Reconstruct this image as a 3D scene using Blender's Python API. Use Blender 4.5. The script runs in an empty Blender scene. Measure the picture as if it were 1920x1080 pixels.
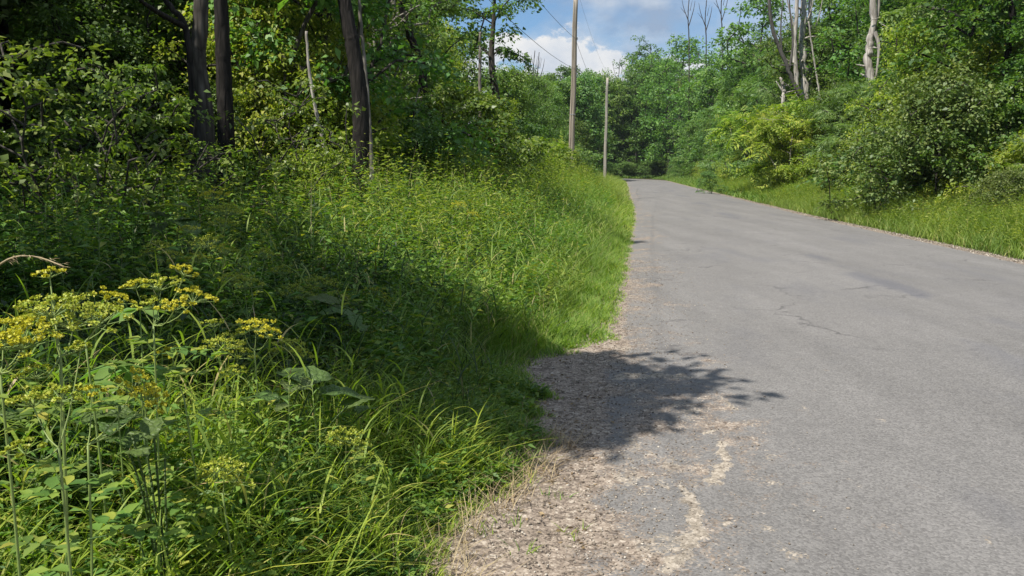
import bpy, math, random
import numpy as np
from mathutils import Vector
R = math.radians
random.seed(7)
rng = np.random.default_rng(7)
SC = bpy.context.scene
COL = SC.collection

# ---------------------------------------------------------------- camera, sun, sky, exposure
EYE = 1.6; FPX = 1478.0; PITCH = R(8.54)
cam_d = bpy.data.cameras.new('camera'); cam = bpy.data.objects.new('camera', cam_d); COL.objects.link(cam)
cam.location = (0, 0, EYE); cam.rotation_euler = (math.pi/2 - PITCH, 0, 0)
cam_d.sensor_width = 36; cam_d.lens = FPX/1920*36; cam_d.clip_end = 2000; cam_d.clip_start = .05
SC.camera = cam
SUN_EL = R(57); SUN_H = np.array([-.76, -.65]); SUN_H = SUN_H/np.linalg.norm(SUN_H)
TOSUN = np.array([SUN_H[0]*math.cos(SUN_EL), SUN_H[1]*math.cos(SUN_EL), math.sin(SUN_EL)])
sd = bpy.data.lights.new('sun', 'SUN'); sd.energy = 4.9; sd.angle = R(.53); sd.color = (1, .955, .87)
sun = bpy.data.objects.new('sun', sd); COL.objects.link(sun)
sun.rotation_euler = Vector(TOSUN).to_track_quat('Z', 'Y').to_euler()
SC.view_settings.view_transform = 'Standard'; SC.view_settings.look = 'None'
SC.view_settings.exposure = .55; SC.view_settings.gamma = 1; SC.view_settings.use_curve_mapping = False
SC.render.engine = 'CYCLES'
cy = SC.cycles
cy.max_bounces = 7; cy.diffuse_bounces = 3; cy.glossy_bounces = 2; cy.transmission_bounces = 4; cy.transparent_max_bounces = 4
cy.use_denoising = True; cy.denoiser = 'OPENIMAGEDENOISE'; cy.denoising_input_passes = 'RGB_ALBEDO_NORMAL'; cy.denoising_prefilter = 'ACCURATE'
cy.sample_clamp_indirect = 3; cy.sample_clamp_direct = 8

W = bpy.data.worlds.new('World'); SC.world = W; W.use_nodes = True
wn = W.node_tree.nodes; wl = W.node_tree.links; wn.clear()
def N(nt, typ, **kw):
    n = nt.nodes.new(typ)
    for k, v in kw.items(): setattr(n, k, v)
    return n
def link(nt, a, b): nt.links.new(a, b)
def fmath(nt, op, a, b=None, c=None, clamp=False):
    n = N(nt, 'ShaderNodeMath', operation=op); n.use_clamp = clamp
    for i, v in enumerate((a, b, c)):
        if v is None: continue
        if isinstance(v, (int, float)): n.inputs[i].default_value = v
        else: link(nt, v, n.inputs[i])
    return n.outputs[0]
def build_world():
    nt = W.node_tree
    sky = N(nt, 'ShaderNodeTexSky', sky_type='NISHITA'); sky.sun_disc = False
    sky.sun_elevation = SUN_EL; sky.sun_rotation = math.atan2(SUN_H[0], SUN_H[1]); sky.air_density = 1.0; sky.dust_density = .8; sky.ozone_density = 2.0
    tc = N(nt, 'ShaderNodeTexCoord'); sp = N(nt, 'ShaderNodeSeparateXYZ'); link(nt, tc.outputs['Generated'], sp.inputs[0])
    X, Y, Z = sp.outputs
    az = fmath(nt, 'ARCTAN2', X, Y)
    el = fmath(nt, 'ARCSINE', Z)
    cmb = N(nt, 'ShaderNodeCombineXYZ'); link(nt, az, cmb.inputs[0]); link(nt, fmath(nt, 'MULTIPLY', el, 1.6), cmb.inputs[1])
    def noise(scale, detail, rough, off=0):
        n = N(nt, 'ShaderNodeTexNoise'); n.inputs['Scale'].default_value = scale; n.inputs['Detail'].default_value = detail; n.inputs['Roughness'].default_value = rough
        if off:
            m = N(nt, 'ShaderNodeVectorMath', operation='ADD'); m.inputs[1].default_value = (off, off*.7, off*.3); link(nt, cmb.outputs[0], m.inputs[0]); link(nt, m.outputs[0], n.inputs['Vector'])
        else: link(nt, cmb.outputs[0], n.inputs['Vector'])
        return n.outputs['Fac']
    puff = noise(26, 7, .62, 3.1); wisp = noise(7, 6, .55, 8.3)
    # one cumulus bank low over the trees (azimuth, elevation, radii), each ball edged by the puff noise
    balls = [(-.012, .145, .028, .020), (.018, .142, .030, .016), (.045, .136, .03, .024), (.075, .142, .026, .026), (.115, .125, .04, .026), (.15, .105, .03, .03), (.20, .10, .05, .03), (-.05, .10, .06, .05), (.03, .10, .08, .035)]
    acc = None
    for (a0, e0, ra, re) in balls:
        da = fmath(nt, 'DIVIDE', fmath(nt, 'SUBTRACT', az, a0), ra); de = fmath(nt, 'DIVIDE', fmath(nt, 'SUBTRACT', el, e0), re)
        d = fmath(nt, 'SQRT', fmath(nt, 'ADD', fmath(nt, 'MULTIPLY', da, da), fmath(nt, 'MULTIPLY', de, de)))
        v = fmath(nt, 'SUBTRACT', 1.0, d)
        acc = v if acc is None else fmath(nt, 'MAXIMUM', acc, v)
    m1 = fmath(nt, 'ADD', acc, fmath(nt, 'MULTIPLY', fmath(nt, 'SUBTRACT', puff, .5), 2.6))
    m1 = fmath(nt, 'MULTIPLY', fmath(nt, 'SUBTRACT', m1, -.02), 4.0, clamp=True)
    # broad pale cloud deck above
    lift = fmath(nt, 'MULTIPLY', fmath(nt, 'SUBTRACT', el, .165), 7.0)
    side = fmath(nt, 'MULTIPLY', fmath(nt, 'SUBTRACT', az, .07), 2.6)
    lift = fmath(nt, 'MINIMUM', fmath(nt, 'MAXIMUM', fmath(nt, 'ADD', lift, side), -.6), .5)
    m2 = fmath(nt, 'ADD', fmath(nt, 'MULTIPLY', fmath(nt, 'SUBTRACT', wisp, .46), 3.0), lift)
    m2 = fmath(nt, 'MULTIPLY', m2, 1.5, clamp=True)
    m2 = fmath(nt, 'MULTIPLY', m2, .92)
    # colours
    shade = noise(13, 5, .55, 5.7)
    def mixc(f, a, b):
        m = N(nt, 'ShaderNodeMix', data_type='RGBA'); link(nt, f, m.inputs[0])
        for i, v in ((6, a), (7, b)):
            if isinstance(v, tuple): m.inputs[i].default_value = v
            else: link(nt, v, m.inputs[i])
        return m.outputs[2]
    r2 = N(nt, 'ShaderNodeMapRange'); link(nt, shade, r2.inputs[0]); r2.inputs[1].default_value = .36; r2.inputs[2].default_value = .62
    deck = mixc(r2.outputs[0], (4.6, 5.9, 8.0, 1), (8.8, 9.6, 10.7, 1))
    cum = mixc(r2.outputs[0], (8.6, 9.4, 10.6, 1), (12, 12, 12, 1))
    tint = N(nt, 'ShaderNodeMix', data_type='RGBA', blend_type='MULTIPLY'); tint.inputs[0].default_value = 1
    link(nt, sky.outputs[0], tint.inputs[6]); tint.inputs[7].default_value = (1.25, 1.55, 1.8, 1)
    c = mixc(m2, tint.outputs[2], deck); c = mixc(m1, c, cum)
    bg = N(nt, 'ShaderNodeBackground'); link(nt, c, bg.inputs[0]); bg.inputs[1].default_value = .05
    out = N(nt, 'ShaderNodeOutputWorld'); link(nt, bg.outputs[0], out.inputs[0])
build_world()

# ---------------------------------------------------------------- helpers
def at(px, py, Y):
    """world point whose distance ahead is Y along the sight line through a spot of the photo"""
    a = (px-960)/FPX; b = (540-py)/FPX
    dy = math.cos(PITCH)+math.sin(PITCH)*b; dz = -math.sin(PITCH)+math.cos(PITCH)*b
    return np.array([a*Y/dy, Y, EYE+dz*Y/dy])
def nrm(v): return v/np.maximum(np.linalg.norm(v, axis=-1, keepdims=True), 1e-9)
class MB:
    def __init__(s): s.v = []; s.q = []; s.t = []; s.n = 0; s.att = []
    def add(s, V, Q=None, T=None):
        V = np.asarray(V, float).reshape(-1, 3)
        if Q is not None and len(Q): s.q.append(np.asarray(Q, np.int64).reshape(-1, 4)+s.n)
        if T is not None and len(T): s.t.append(np.asarray(T, np.int64).reshape(-1, 3)+s.n)
        s.v.append(V); s.n += len(V)
    def mesh(s, name, mat=None, smooth=False):
        me = bpy.data.meshes.new(name)
        V = np.concatenate(s.v).astype(np.float32) if s.v else np.zeros((0, 3), np.float32)
        Q = np.concatenate(s.q) if s.q else np.zeros((0, 4), np.int64)
        T = np.concatenate(s.t) if s.t else np.zeros((0, 3), np.int64)
        me.vertices.add(len(V)); me.vertices.foreach_set('co', V.ravel())
        li = np.concatenate([Q.ravel(), T.ravel()]).astype(np.int32)
        me.loops.add(len(li)); me.loops.foreach_set('vertex_index', li)
        nf = len(Q)+len(T); me.polygons.add(nf)
        st = np.concatenate([np.arange(len(Q))*4, len(Q)*4+np.arange(len(T))*3]).astype(np.int32)
        me.polygons.foreach_set('loop_start', st)
        if smooth: me.polygons.foreach_set('use_smooth', np.ones(nf, bool))
        me.update(calc_edges=True)
        if mat: me.materials.append(mat)
        return me
def tag(o, label=None, cat=None, group=None, kind=None):
    if label: o['label'] = label
    if cat: o['category'] = cat
    if group: o['group'] = group
    if kind: o['kind'] = kind
    return o
def ob(name, me, parent=None, loc=None):
    o = bpy.data.objects.new(name, me); COL.objects.link(o)
    if parent is not None: o.parent = parent
    if loc is not None: o.location = loc
    return o
def empty(name, loc, label, cat, group=None, rz=0, sc=(1, 1, 1)):
    o = bpy.data.objects.new(name, None); COL.objects.link(o); o.location = loc; o.rotation_euler = (0, 0, rz); o.scale = sc
    o.empty_display_size = .2
    return tag(o, label, cat, group)
def copy_tree(o, parent=None):
    c = o.copy(); COL.objects.link(c)
    if parent is not None: c.parent = parent
    for ch in list(o.children): copy_tree(ch, c)
    return c
_perm = np.random.default_rng(3).random((256, 256))
def vnoise(x, y):
    xi = np.floor(x).astype(int); yi = np.floor(y).astype(int); fx = x-xi; fy = y-yi
    fx = fx*fx*(3-2*fx); fy = fy*fy*(3-2*fy)
    g = lambda a, b: _perm[a % 256, b % 256]
    return (g(xi, yi)*(1-fx)+g(xi+1, yi)*fx)*(1-fy)+(g(xi, yi+1)*(1-fx)+g(xi+1, yi+1)*fx)*fy
def fbm(x, y, o=4):
    s = 0; a = .5; t = 0
    for i in range(o): s = s+a*vnoise(x*2**i+i*17.3, y*2**i+i*5.1); t += a; a *= .5
    return s/t

# ---------------------------------------------------------------- materials
def mat(name):
    m = bpy.data.materials.new(name); m.use_nodes = True; m.node_tree.nodes.clear(); return m, m.node_tree
def ramp(nt, fac, stops):
    r = N(nt, 'ShaderNodeValToRGB'); link(nt, fac, r.inputs[0])
    while len(r.color_ramp.elements) < len(stops): r.color_ramp.elements.new(.5)
    for e, (p, c) in zip(r.color_ramp.elements, stops): e.position = p; e.color = (*c, 1)
    return r.outputs[0]
def noise_tex(nt, vec, scale, detail=4, rough=.55):
    n = N(nt, 'ShaderNodeTexNoise'); n.inputs['Scale'].default_value = scale; n.inputs['Detail'].default_value = detail; n.inputs['Roughness'].default_value = rough
    if vec is not None: link(nt, vec, n.inputs['Vector'])
    return n.outputs['Fac']
def leaf_mat(name, stops, trans=.36, rough=.5, spec=.35, patch=.35, hue=.02, tt=(1.2, 1.4, .4), gain=1.35):
    m, nt = mat(name); stops = [(p, tuple(min(x*gain*k, .8) for x, k in zip(c, (1.15, 1.02, 1.2) if gain > 1 else (1, 1, 1)))) for p, c in stops]
    g = N(nt, 'ShaderNodeNewGeometry'); oi = N(nt, 'ShaderNodeObjectInfo')
    c = ramp(nt, g.outputs['Random Per Island'], stops)
    nz = noise_tex(nt, g.outputs['Position'], patch, 2)
    hv = N(nt, 'ShaderNodeHueSaturation'); link(nt, c, hv.inputs['Color'])
    h = fmath(nt, 'ADD', fmath(nt, 'MULTIPLY', fmath(nt, 'SUBTRACT', oi.outputs['Random'], .5), hue*2), .5)
    h = fmath(nt, 'ADD', h, fmath(nt, 'MULTIPLY', fmath(nt, 'SUBTRACT', nz, .5), -.06))
    link(nt, h, hv.inputs['Hue'])
    v = fmath(nt, 'ADD', .62, fmath(nt, 'MULTIPLY', nz, .76)); link(nt, v, hv.inputs['Value'])
    p = N(nt, 'ShaderNodeBsdfPrincipled'); link(nt, hv.outputs[0], p.inputs['Base Color']); p.inputs['Roughness'].default_value = rough; p.inputs['Specular IOR Level'].default_value = spec
    t = N(nt, 'ShaderNodeBsdfTranslucent'); tm = N(nt, 'ShaderNodeMix', data_type='RGBA', blend_type='MULTIPLY'); tm.inputs[0].default_value = 1
    link(nt, hv.outputs[0], tm.inputs[6]); tm.inputs[7].default_value = (*tt, 1); link(nt, tm.outputs[2], t.inputs[0])
    mx = N(nt, 'ShaderNodeMixShader'); mx.inputs[0].default_value = trans; link(nt, p.outputs[0], mx.inputs[1]); link(nt, t.outputs[0], mx.inputs[2])
    o = N(nt, 'ShaderNodeOutputMaterial'); link(nt, mx.outputs[0], o.inputs[0]); return m
def bark_mat(name, c1, c2, scale=6, bump=1.0, stretch=.18, c3=None):
    m, nt = mat(name); tc = N(nt, 'ShaderNodeTexCoord'); mp = N(nt, 'ShaderNodeMapping'); mp.inputs['Scale'].default_value = (1, 1, stretch); link(nt, tc.outputs['Object'], mp.inputs[0])
    a = noise_tex(nt, mp.outputs[0], scale*2, 6, .65); b = noise_tex(nt, tc.outputs['Object'], .9, 3)
    v = N(nt, 'ShaderNodeTexVoronoi'); v.inputs['Scale'].default_value = scale*1.6; v.feature = 'DISTANCE_TO_EDGE'; link(nt, mp.outputs[0], v.inputs['Vector'])
    e = fmath(nt, 'MULTIPLY', v.outputs['Distance'], 3.0, clamp=True)
    h = fmath(nt, 'ADD', fmath(nt, 'MULTIPLY', a, .6), fmath(nt, 'MULTIPLY', e, .4))
    f = fmath(nt, 'ADD', fmath(nt, 'MULTIPLY', h, .8), fmath(nt, 'MULTIPLY', b, .25))
    c = ramp(nt, f, [(.3, c1), (.62, c2), (.85, c3 or c2)])
    p = N(nt, 'ShaderNodeBsdfPrincipled'); link(nt, c, p.inputs['Base Color']); p.inputs['Roughness'].default_value = .9; p.inputs['Specular IOR Level'].default_value = .2
    bu = N(nt, 'ShaderNodeBump'); bu.inputs['Strength'].default_value = bump; bu.inputs['Distance'].default_value = .03; link(nt, h, bu.inputs['Height']); link(nt, bu.outputs[0], p.inputs['Normal'])
    o = N(nt, 'ShaderNodeOutputMaterial'); link(nt, p.outputs[0], o.inputs[0]); return m
def plain(name, c, rough=.7, c2=None, scale=20):
    m, nt = mat(name); p = N(nt, 'ShaderNodeBsdfPrincipled'); p.inputs['Roughness'].default_value = rough
    tc = N(nt, 'ShaderNodeTexCoord'); col = ramp(nt, noise_tex(nt, tc.outputs['Object'], scale), [(.35, c), (.65, c2 or tuple(x*.8 for x in c))]); link(nt, col, p.inputs['Base Color'])
    o = N(nt, 'ShaderNodeOutputMaterial'); link(nt, p.outputs[0], o.inputs[0]); return m
M = {}
M['leaf_mid'] = leaf_mat('leaf mid green', [(0, (.030, .066, .016)), (.5, (.052, .105, .022)), (1, (.085, .150, .030))], gain=2.15)
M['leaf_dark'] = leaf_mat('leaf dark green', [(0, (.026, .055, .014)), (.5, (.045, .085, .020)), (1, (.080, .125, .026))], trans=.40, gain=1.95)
M['leaf_yel'] = leaf_mat('leaf yellow green', [(0, (.060, .100, .016)), (.5, (.105, .155, .022)), (1, (.17, .20, .03))], trans=.42, gain=2.1)
M['leaf_vine'] = leaf_mat('glossy vine leaf', [(0, (.040, .085, .016)), (.5, (.075, .130, .022)), (1, (.12, .17, .035))], trans=.38, rough=.42, spec=.4, gain=1.6)
M['leaf_blue'] = leaf_mat('soft green leaf', [(0, (.040, .085, .024)), (.5, (.066, .122, .034)), (1, (.10, .16, .040))], trans=.40, gain=1.95)
M['leaf_brush'] = leaf_mat('brushy olive leaf', [(0, (.045, .075, .018)), (.5, (.075, .115, .026)), (1, (.12, .15, .04))], trans=.25, gain=1.6)
M['grass'] = leaf_mat('meadow grass', [(0, (.060, .110, .016)), (.55, (.100, .170, .024)), (.9, (.15, .215, .035)), (1, (.24, .23, .08))], trans=.36, rough=.6, patch=.7, gain=1.5)
M['grass_near'] = leaf_mat('near grass', [(0, (.052, .100, .014)), (.55, (.095, .160, .018)), (.93, (.15, .21, .03)), (1, (.24, .21, .09))], trans=.5, rough=.5, patch=1.3, gain=2.3)
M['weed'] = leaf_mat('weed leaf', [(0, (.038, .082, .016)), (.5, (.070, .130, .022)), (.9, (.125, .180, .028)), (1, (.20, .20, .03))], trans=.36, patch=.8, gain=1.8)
def broad_mat():
    m = leaf_mat('veined broad leaf', [(0, (.045, .090, .02)), (1, (.075, .125, .028))], trans=.3); nt = m.node_tree; p = next(n for n in nt.nodes if n.type == 'BSDF_PRINCIPLED')
    tc = N(nt, 'ShaderNodeTexCoord'); v = N(nt, 'ShaderNodeTexVoronoi', feature='DISTANCE_TO_EDGE'); v.inputs['Scale'].default_value = 45; link(nt, tc.outputs['Object'], v.inputs['Vector'])
    b = N(nt, 'ShaderNodeBump'); b.inputs['Strength'].default_value = .8; b.inputs['Distance'].default_value = .006; link(nt, fmath(nt, 'MULTIPLY', v.outputs['Distance'], 4, clamp=True), b.inputs['Height']); link(nt, b.outputs[0], p.inputs['Normal']); return m
M['broad'] = broad_mat()
M['weed_shade'] = leaf_mat('weed leaf darkened for shade', [(0, (.022, .050, .014)), (.5, (.040, .080, .018)), (.9, (.075, .118, .024)), (1, (.13, .13, .03))], trans=.34, patch=.8, gain=.85)  # darker copy of the weed leaf, with tree shade put into its colour
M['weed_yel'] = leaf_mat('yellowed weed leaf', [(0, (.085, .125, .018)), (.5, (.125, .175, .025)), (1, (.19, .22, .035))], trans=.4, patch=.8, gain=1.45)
M['dry'] = leaf_mat('dry straw', [(0, (.26, .19, .10)), (1, (.42, .34, .2))], trans=.15, rough=.7, hue=0, tt=(1, 1, 1), gain=1)
M['litter'] = leaf_mat('brown litter', [(0, (.11, .075, .04)), (.6, (.20, .14, .075)), (1, (.32, .24, .13))], trans=.05, rough=.8, hue=0, tt=(1, 1, 1), gain=1)
M['umbel'] = leaf_mat('yellow green umbel', [(0, (.23, .31, .03)), (.55, (.37, .42, .04)), (1, (.50, .50, .09))], trans=.3, hue=0, tt=(1, 1, .6), gain=1)
M['umbel_gold'] = leaf_mat('golden umbel', [(0, (.38, .40, .03)), (.6, (.53, .50, .03)), (1, (.60, .55, .06))], trans=.3, hue=0, tt=(1, 1, .6), gain=1)
M['stem'] = leaf_mat('green stem', [(0, (.13, .20, .05)), (1, (.22, .28, .08))], trans=0, rough=.5, hue=0, gain=1)
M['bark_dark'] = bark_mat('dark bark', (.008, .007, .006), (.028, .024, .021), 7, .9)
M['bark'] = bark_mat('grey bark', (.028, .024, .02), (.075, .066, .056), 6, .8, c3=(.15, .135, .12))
M['bark_pale'] = bark_mat('smooth grey bark', (.10, .09, .075), (.22, .20, .17), 3, .3, .5, c3=(.30, .28, .25))
M['dead'] = bark_mat('weathered dead wood', (.20, .175, .15), (.46, .42, .37), 5, .8, .12, c3=(.58, .54, .49))
M['dead_dark'] = bark_mat('dark dead wood', (.05, .045, .04), (.12, .11, .10), 6, .6, .15)
M['pole'] = bark_mat('weathered pole wood', (.20, .165, .125), (.37, .32, .26), 14, .3, .03, c3=(.46, .41, .34))
M['pole_far'] = bark_mat('pale pole wood', (.28, .25, .20), (.44, .40, .34), 14, .3, .03, c3=(.5, .47, .41))
M['ceramic'] = plain('grey glazed ceramic', (.18, .19, .2), .25)
M['metal'] = plain('galvanised steel', (.3, .31, .32), .4)
M['wire'] = plain('dark cable', (.03, .035, .04), .5)

# ---------------------------------------------------------------- vector generators
def rand_dirs(n, zbias=0., zs=1.):
    d = rng.normal(size=(n, 3)); d[:, 2] = d[:, 2]*zs+zbias; return nrm(d)
def kites(mb, P, A, U, L, Wd, fold=.18, drop=.12):
    """four-cornered folded leaves: base P, axis A, up U, length L, width Wd"""
    n = len(P); S = nrm(np.cross(A, U)); U = nrm(np.cross(S, A)); L = L[:, None]; Wd = Wd[:, None]
    V = np.stack([P, P+A*L*.42+S*Wd*.5+U*Wd*fold, P+A*L-U*L*drop, P+A*L*.42-S*Wd*.5+U*Wd*fold], 1)
    mb.add(V, np.arange(n*4).reshape(n, 4))
def leaves7(mb, P, A, U, L, Wd, fold=.15, drop=.2, b=(.28, .5), t=(.66, .4)):
    """seven-point leaves with a midrib"""
    n = len(P); S = nrm(np.cross(A, U)); U = nrm(np.cross(S, A)); L = L[:, None]; Wd = Wd[:, None]
    c1 = P+A*L*.5-U*L*drop*.3; tip = P+A*L-U*L*drop
    l1 = P+A*L*b[0]+S*Wd*b[1]+U*Wd*fold; l2 = P+A*L*t[0]+S*Wd*t[1]+U*(Wd*fold-L*drop*.4)
    r1 = P+A*L*b[0]-S*Wd*b[1]+U*Wd*fold; r2 = P+A*L*t[0]-S*Wd*t[1]+U*(Wd*fold-L*drop*.4)
    V = np.stack([P, c1, tip, l1, l2, r1, r2], 1); o = (np.arange(n)*7)[:, None]
    mb.add(V, np.concatenate([o+np.array([0, 1, 4, 3]), o+np.array([0, 5, 6, 1])]), np.concatenate([o+np.array([1, 2, 4]), o+np.array([1, 6, 2])]))
def blades(mb, P, h, az, lean, curve, w, K=4, droop=.3):
    n = len(P); t = np.linspace(0, 1, K+1)[None, :]
    hh = h[:, None]; hor = hh*(lean[:, None]*t+curve[:, None]*t**2); z = hh*(t-droop*np.minimum(curve[:, None], 1.2)*t**2.4)
    dx = np.cos(az)[:, None]; dy = np.sin(az)[:, None]
    cx = P[:, 0:1]+dx*hor; cyy = P[:, 1:2]+dy*hor; cz = P[:, 2:3]+z
    tw = az+np.pi/2+rng.normal(0, .5, n); wx = np.cos(tw)[:, None]; wy = np.sin(tw)[:, None]
    ww = w[:, None]*.5*(1-t**2.2)*np.minimum(1, .55+t*2)
    A = np.stack([cx+wx*ww, cyy+wy*ww, cz], -1); B = np.stack([cx-wx*ww, cyy-wy*ww, cz], -1)
    V = np.stack([A, B], 2).reshape(n, (K+1)*2, 3)
    q = np.array([[2*k, 2*k+1, 2*k+3, 2*k+2] for k in range(K)])
    mb.add(V, ((np.arange(n)*(K+1)*2)[:, None, None]+q[None]).reshape(-1, 4))
def tube(mb, pts, rad, sides=6, cap=True, lump=0):
    pts = np.asarray(pts, float); rad = np.asarray(rad, float); n = len(pts)
    T = np.gradient(pts, axis=0); T = nrm(T); ref = np.array([0, 0, 1.]) if abs(T[0][2]) < .8 else np.array([1., 0, 0])
    S = nrm(np.cross(T, ref)); B = np.cross(S, T)
    a = np.arange(sides)/sides*2*np.pi
    rr = rad[:, None]*(1+(lump*rng.normal(size=(n, sides)) if lump else 0))
    V = pts[:, None]+S[:, None]*np.cos(a)[None, :, None]*rr[..., None]+B[:, None]*np.sin(a)[None, :, None]*rr[..., None]
    i = np.arange(n-1)[:, None]; j = np.arange(sides)[None]; j2 = (j+1) % sides
    Q = np.stack([i*sides+j, i*sides+j2, (i+1)*sides+j2, (i+1)*sides+j], -1).reshape(-1, 4)
    V = V.reshape(-1, 3); T_ = None
    if cap:
        V = np.concatenate([V, pts[-1:]]); k = len(V)-1; jj = np.arange(sides); T_ = np.stack([(n-1)*sides+jj, (n-1)*sides+(jj+1) % sides, np.full(sides, k)], 1)
    mb.add(V, Q, T_)
def spline(P, n=12):
    P = np.asarray(P, float); k = len(P); t = np.linspace(0, k-1, n); out = []
    for u in t:
        i = min(int(u), k-2); f = u-i; p0 = P[max(i-1, 0)]; p1 = P[i]; p2 = P[i+1]; p3 = P[min(i+2, k-1)]
        out.append(.5*((2*p1)+(-p0+p2)*f+(2*p0-5*p1+4*p2-p3)*f*f+(-p0+3*p1-3*p2+p3)*f**3))
    return np.array(out)
def clump_leaves(mb, C, cr, nl, L, mode='leaf', aspect=.62, flat=.42, centre=None):
    """nl leaves scattered round each clump centre C (M,3), drooping outward"""
    Mc = len(C); n = Mc*nl; idx = np.repeat(np.arange(Mc), nl)
    cr = np.broadcast_to(cr, (Mc,))[idx]
    a = rng.uniform(0, 2*np.pi, n); r = np.sqrt(rng.random(n))*cr*rng.uniform(.75, 1.15, n)
    lob = 1+.35*np.sin(a*3+rng.uniform(0, 6, Mc)[idx])
    r = r*lob
    off = np.stack([np.cos(a)*r, np.sin(a)*r, rng.normal(0, 1, n)*cr*flat*.55-.30*r*r/cr], 1)
    tilt = rng.normal(0, .22, (Mc, 2))[idx]; off[:, 2] += tilt[:, 0]*off[:, 0]+tilt[:, 1]*off[:, 1]
    P = C[idx]+off
    out = np.stack([np.cos(a), np.sin(a), np.full(n, -.25)], 1)
    A = nrm(out+rng.normal(0, .55, (n, 3))); U = nrm(np.array([0, 0, 1.])+out*.35+rng.normal(0, .45, (n, 3)))
    s = np.clip(rng.lognormal(-.05, .33, n), .4, 1.9)*L
    if mode == 'leaf': kites(mb, P, A, U, s, s*aspect)
    elif mode == 'heart': leaves7(mb, P, A, U, s, s*.95, b=(.18, .52), t=(.6, .36))
    elif mode == 'frond':
        K = 8; t = np.linspace(.12, 1, K)
        S = nrm(np.cross(A, U)); U2 = nrm(np.cross(S, A))
        Ln = s[:, None]
        C1 = P[:, None]+A[:, None]*(Ln*t)[..., None]-U2[:, None]*(Ln*.35*t**2)[..., None]
        for sg in (-1, 1):
            D = nrm(S*sg+A*.35-np.array([0, 0, .35]))
            DD = np.repeat(D, K, 0); ll = np.repeat(s, K)*.30*np.tile(np.sin(np.pi*(t*.8+.12)), n)
            kites(mb, C1.reshape(-1, 3), nrm(DD+rng.normal(0, .12, DD.shape)), np.repeat(U2, K, 0), ll, ll*.36)

def grow_tree(H, r0, base, Rad, nc, nl, L, seed, profile='round', mode='leaf', cr=(.7, 1.15), lean=(0, 0), flat=.42, top_r=.35, clumps=None, trunk_pts=None, aspect=.62, sides=7, inner=.35, wob=.25):
    """returns (wood MB, crown MB): clumps are joined to trunk and limbs by nearest-neighbour growth"""
    global rng
    keep = rng; rng = np.random.default_rng(seed)
    if trunk_pts is None:
        k = 7; z = np.linspace(0, H*.9, k); wx = np.cumsum(rng.normal(0, wob*.5, k))*(z/H)**.7; wy = np.cumsum(rng.normal(0, wob*.5, k))*(z/H)**.7
        trunk_pts = np.stack([wx+lean[0]*(z/H)**1.3, wy+lean[1]*(z/H)**1.3, z], 1)
    tp = spline(trunk_pts, 18); zz = (tp[:, 2]-tp[0, 2])/max(tp[-1, 2]-tp[0, 2], .1)
    tr = r0*(1-zz)**.8*.95+r0*.05; tr[0] *= 1.35; tr[1] *= 1.08
    wood = MB()
    if r0 > .15:
        tq = spline(tp, 60); tube(wood, tq, np.interp(np.linspace(0, 1, 60), np.linspace(0, 1, 18), tr), 22, lump=.045)
    else: tube(wood, tp, tr, sides, lump=.03)
    if clumps is None:
        a = rng.uniform(0, 2*np.pi, nc); f = rng.random(nc)**.9
        if profile == 'round': pr = np.sqrt(np.clip(1-(f*1.75-.72)**2/1.15, .04, 1))
        elif profile == 'edge': pr = np.clip(1.02-.62*f**1.6, .2, 1)*np.clip(.72+f*1.3, 0, 1)
        elif profile == 'mound': pr = np.sqrt(np.clip(1-f**2, .03, 1))
        elif profile == 'vase': pr = np.clip(.3+f*.85, 0, 1)*np.sqrt(np.clip(1.08-f**3.0, .03, 1))
        else: pr = np.ones(nc)
        ph = rng.uniform(0, 6, 4)
        lump = 1+.26*np.sin(2*a+ph[0]+f*4)+.20*np.sin(3*a+ph[1]-f*7)
        far_out = rng.random(nc) < .13; lump = np.where(far_out, lump*1.28, lump)
        rr = Rad*pr*lump*(inner+(1-inner)*rng.random(nc)**.5)
        z = base+(H-base)*f
        ti = np.array([np.interp(z, tp[:, 2], tp[:, 0]), np.interp(z, tp[:, 2], tp[:, 1])]).T
        clumps = np.stack([ti[:, 0]+np.cos(a)*rr, ti[:, 1]+np.sin(a)*rr, z], 1)
    C = clumps; nc = len(C); crs = rng.uniform(cr[0], cr[1], nc)*np.where(rng.random(nc) < .25, .62, 1)
    # skeleton
    ax = np.array([[np.interp(c[2], tp[:, 2], tp[:, 0]), np.interp(c[2], tp[:, 2], tp[:, 1])] for c in C])
    d0 = np.linalg.norm(C[:, :2]-ax, axis=1); order = np.argsort(d0)
    nodes = [p for p in tp[3:]]; par = [-1]*len(nodes); w = [0]*len(nodes); tn = len(nodes)
    ci = {}
    for i in order:
        c = C[i]; Nn = np.array(nodes); dv = c-Nn; dist = np.linalg.norm(dv, axis=1)
        pen = np.maximum(0, .35*dist-dv[:, 2])*1.1
        j = int(np.argmin(dist+pen+.15*(np.arange(len(nodes)) >= tn)))
        p = Nn[j]; mid = (p+c)*.5+np.array([0, 0, .08*dist[j]])+rng.normal(0, .06*dist[j], 3)
        nodes.append(mid); par.append(j); nodes.append(c); par.append(len(nodes)-2)
    cnt = np.zeros(len(nodes))
    for i in range(len(nodes)-1, tn-1, -1):
        cnt[i] += 1
        if par[i] >= tn: cnt[par[i]] += cnt[i]
    for i in range(tn, len(nodes)):
        p = nodes[par[i]]; c = nodes[i]; rc = min(.012+.010*math.sqrt(cnt[i]), r0*.5)*(.6+H/26); rp = rc*1.25
        tube(wood, [p, (p+c)/2, c], [rp, (rp+rc)/2, rc], 5, cap=False)
    crown = MB(); clump_leaves(crown, C, crs, nl, L, mode, aspect, flat)
    rng = keep
    return wood, crown

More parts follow.
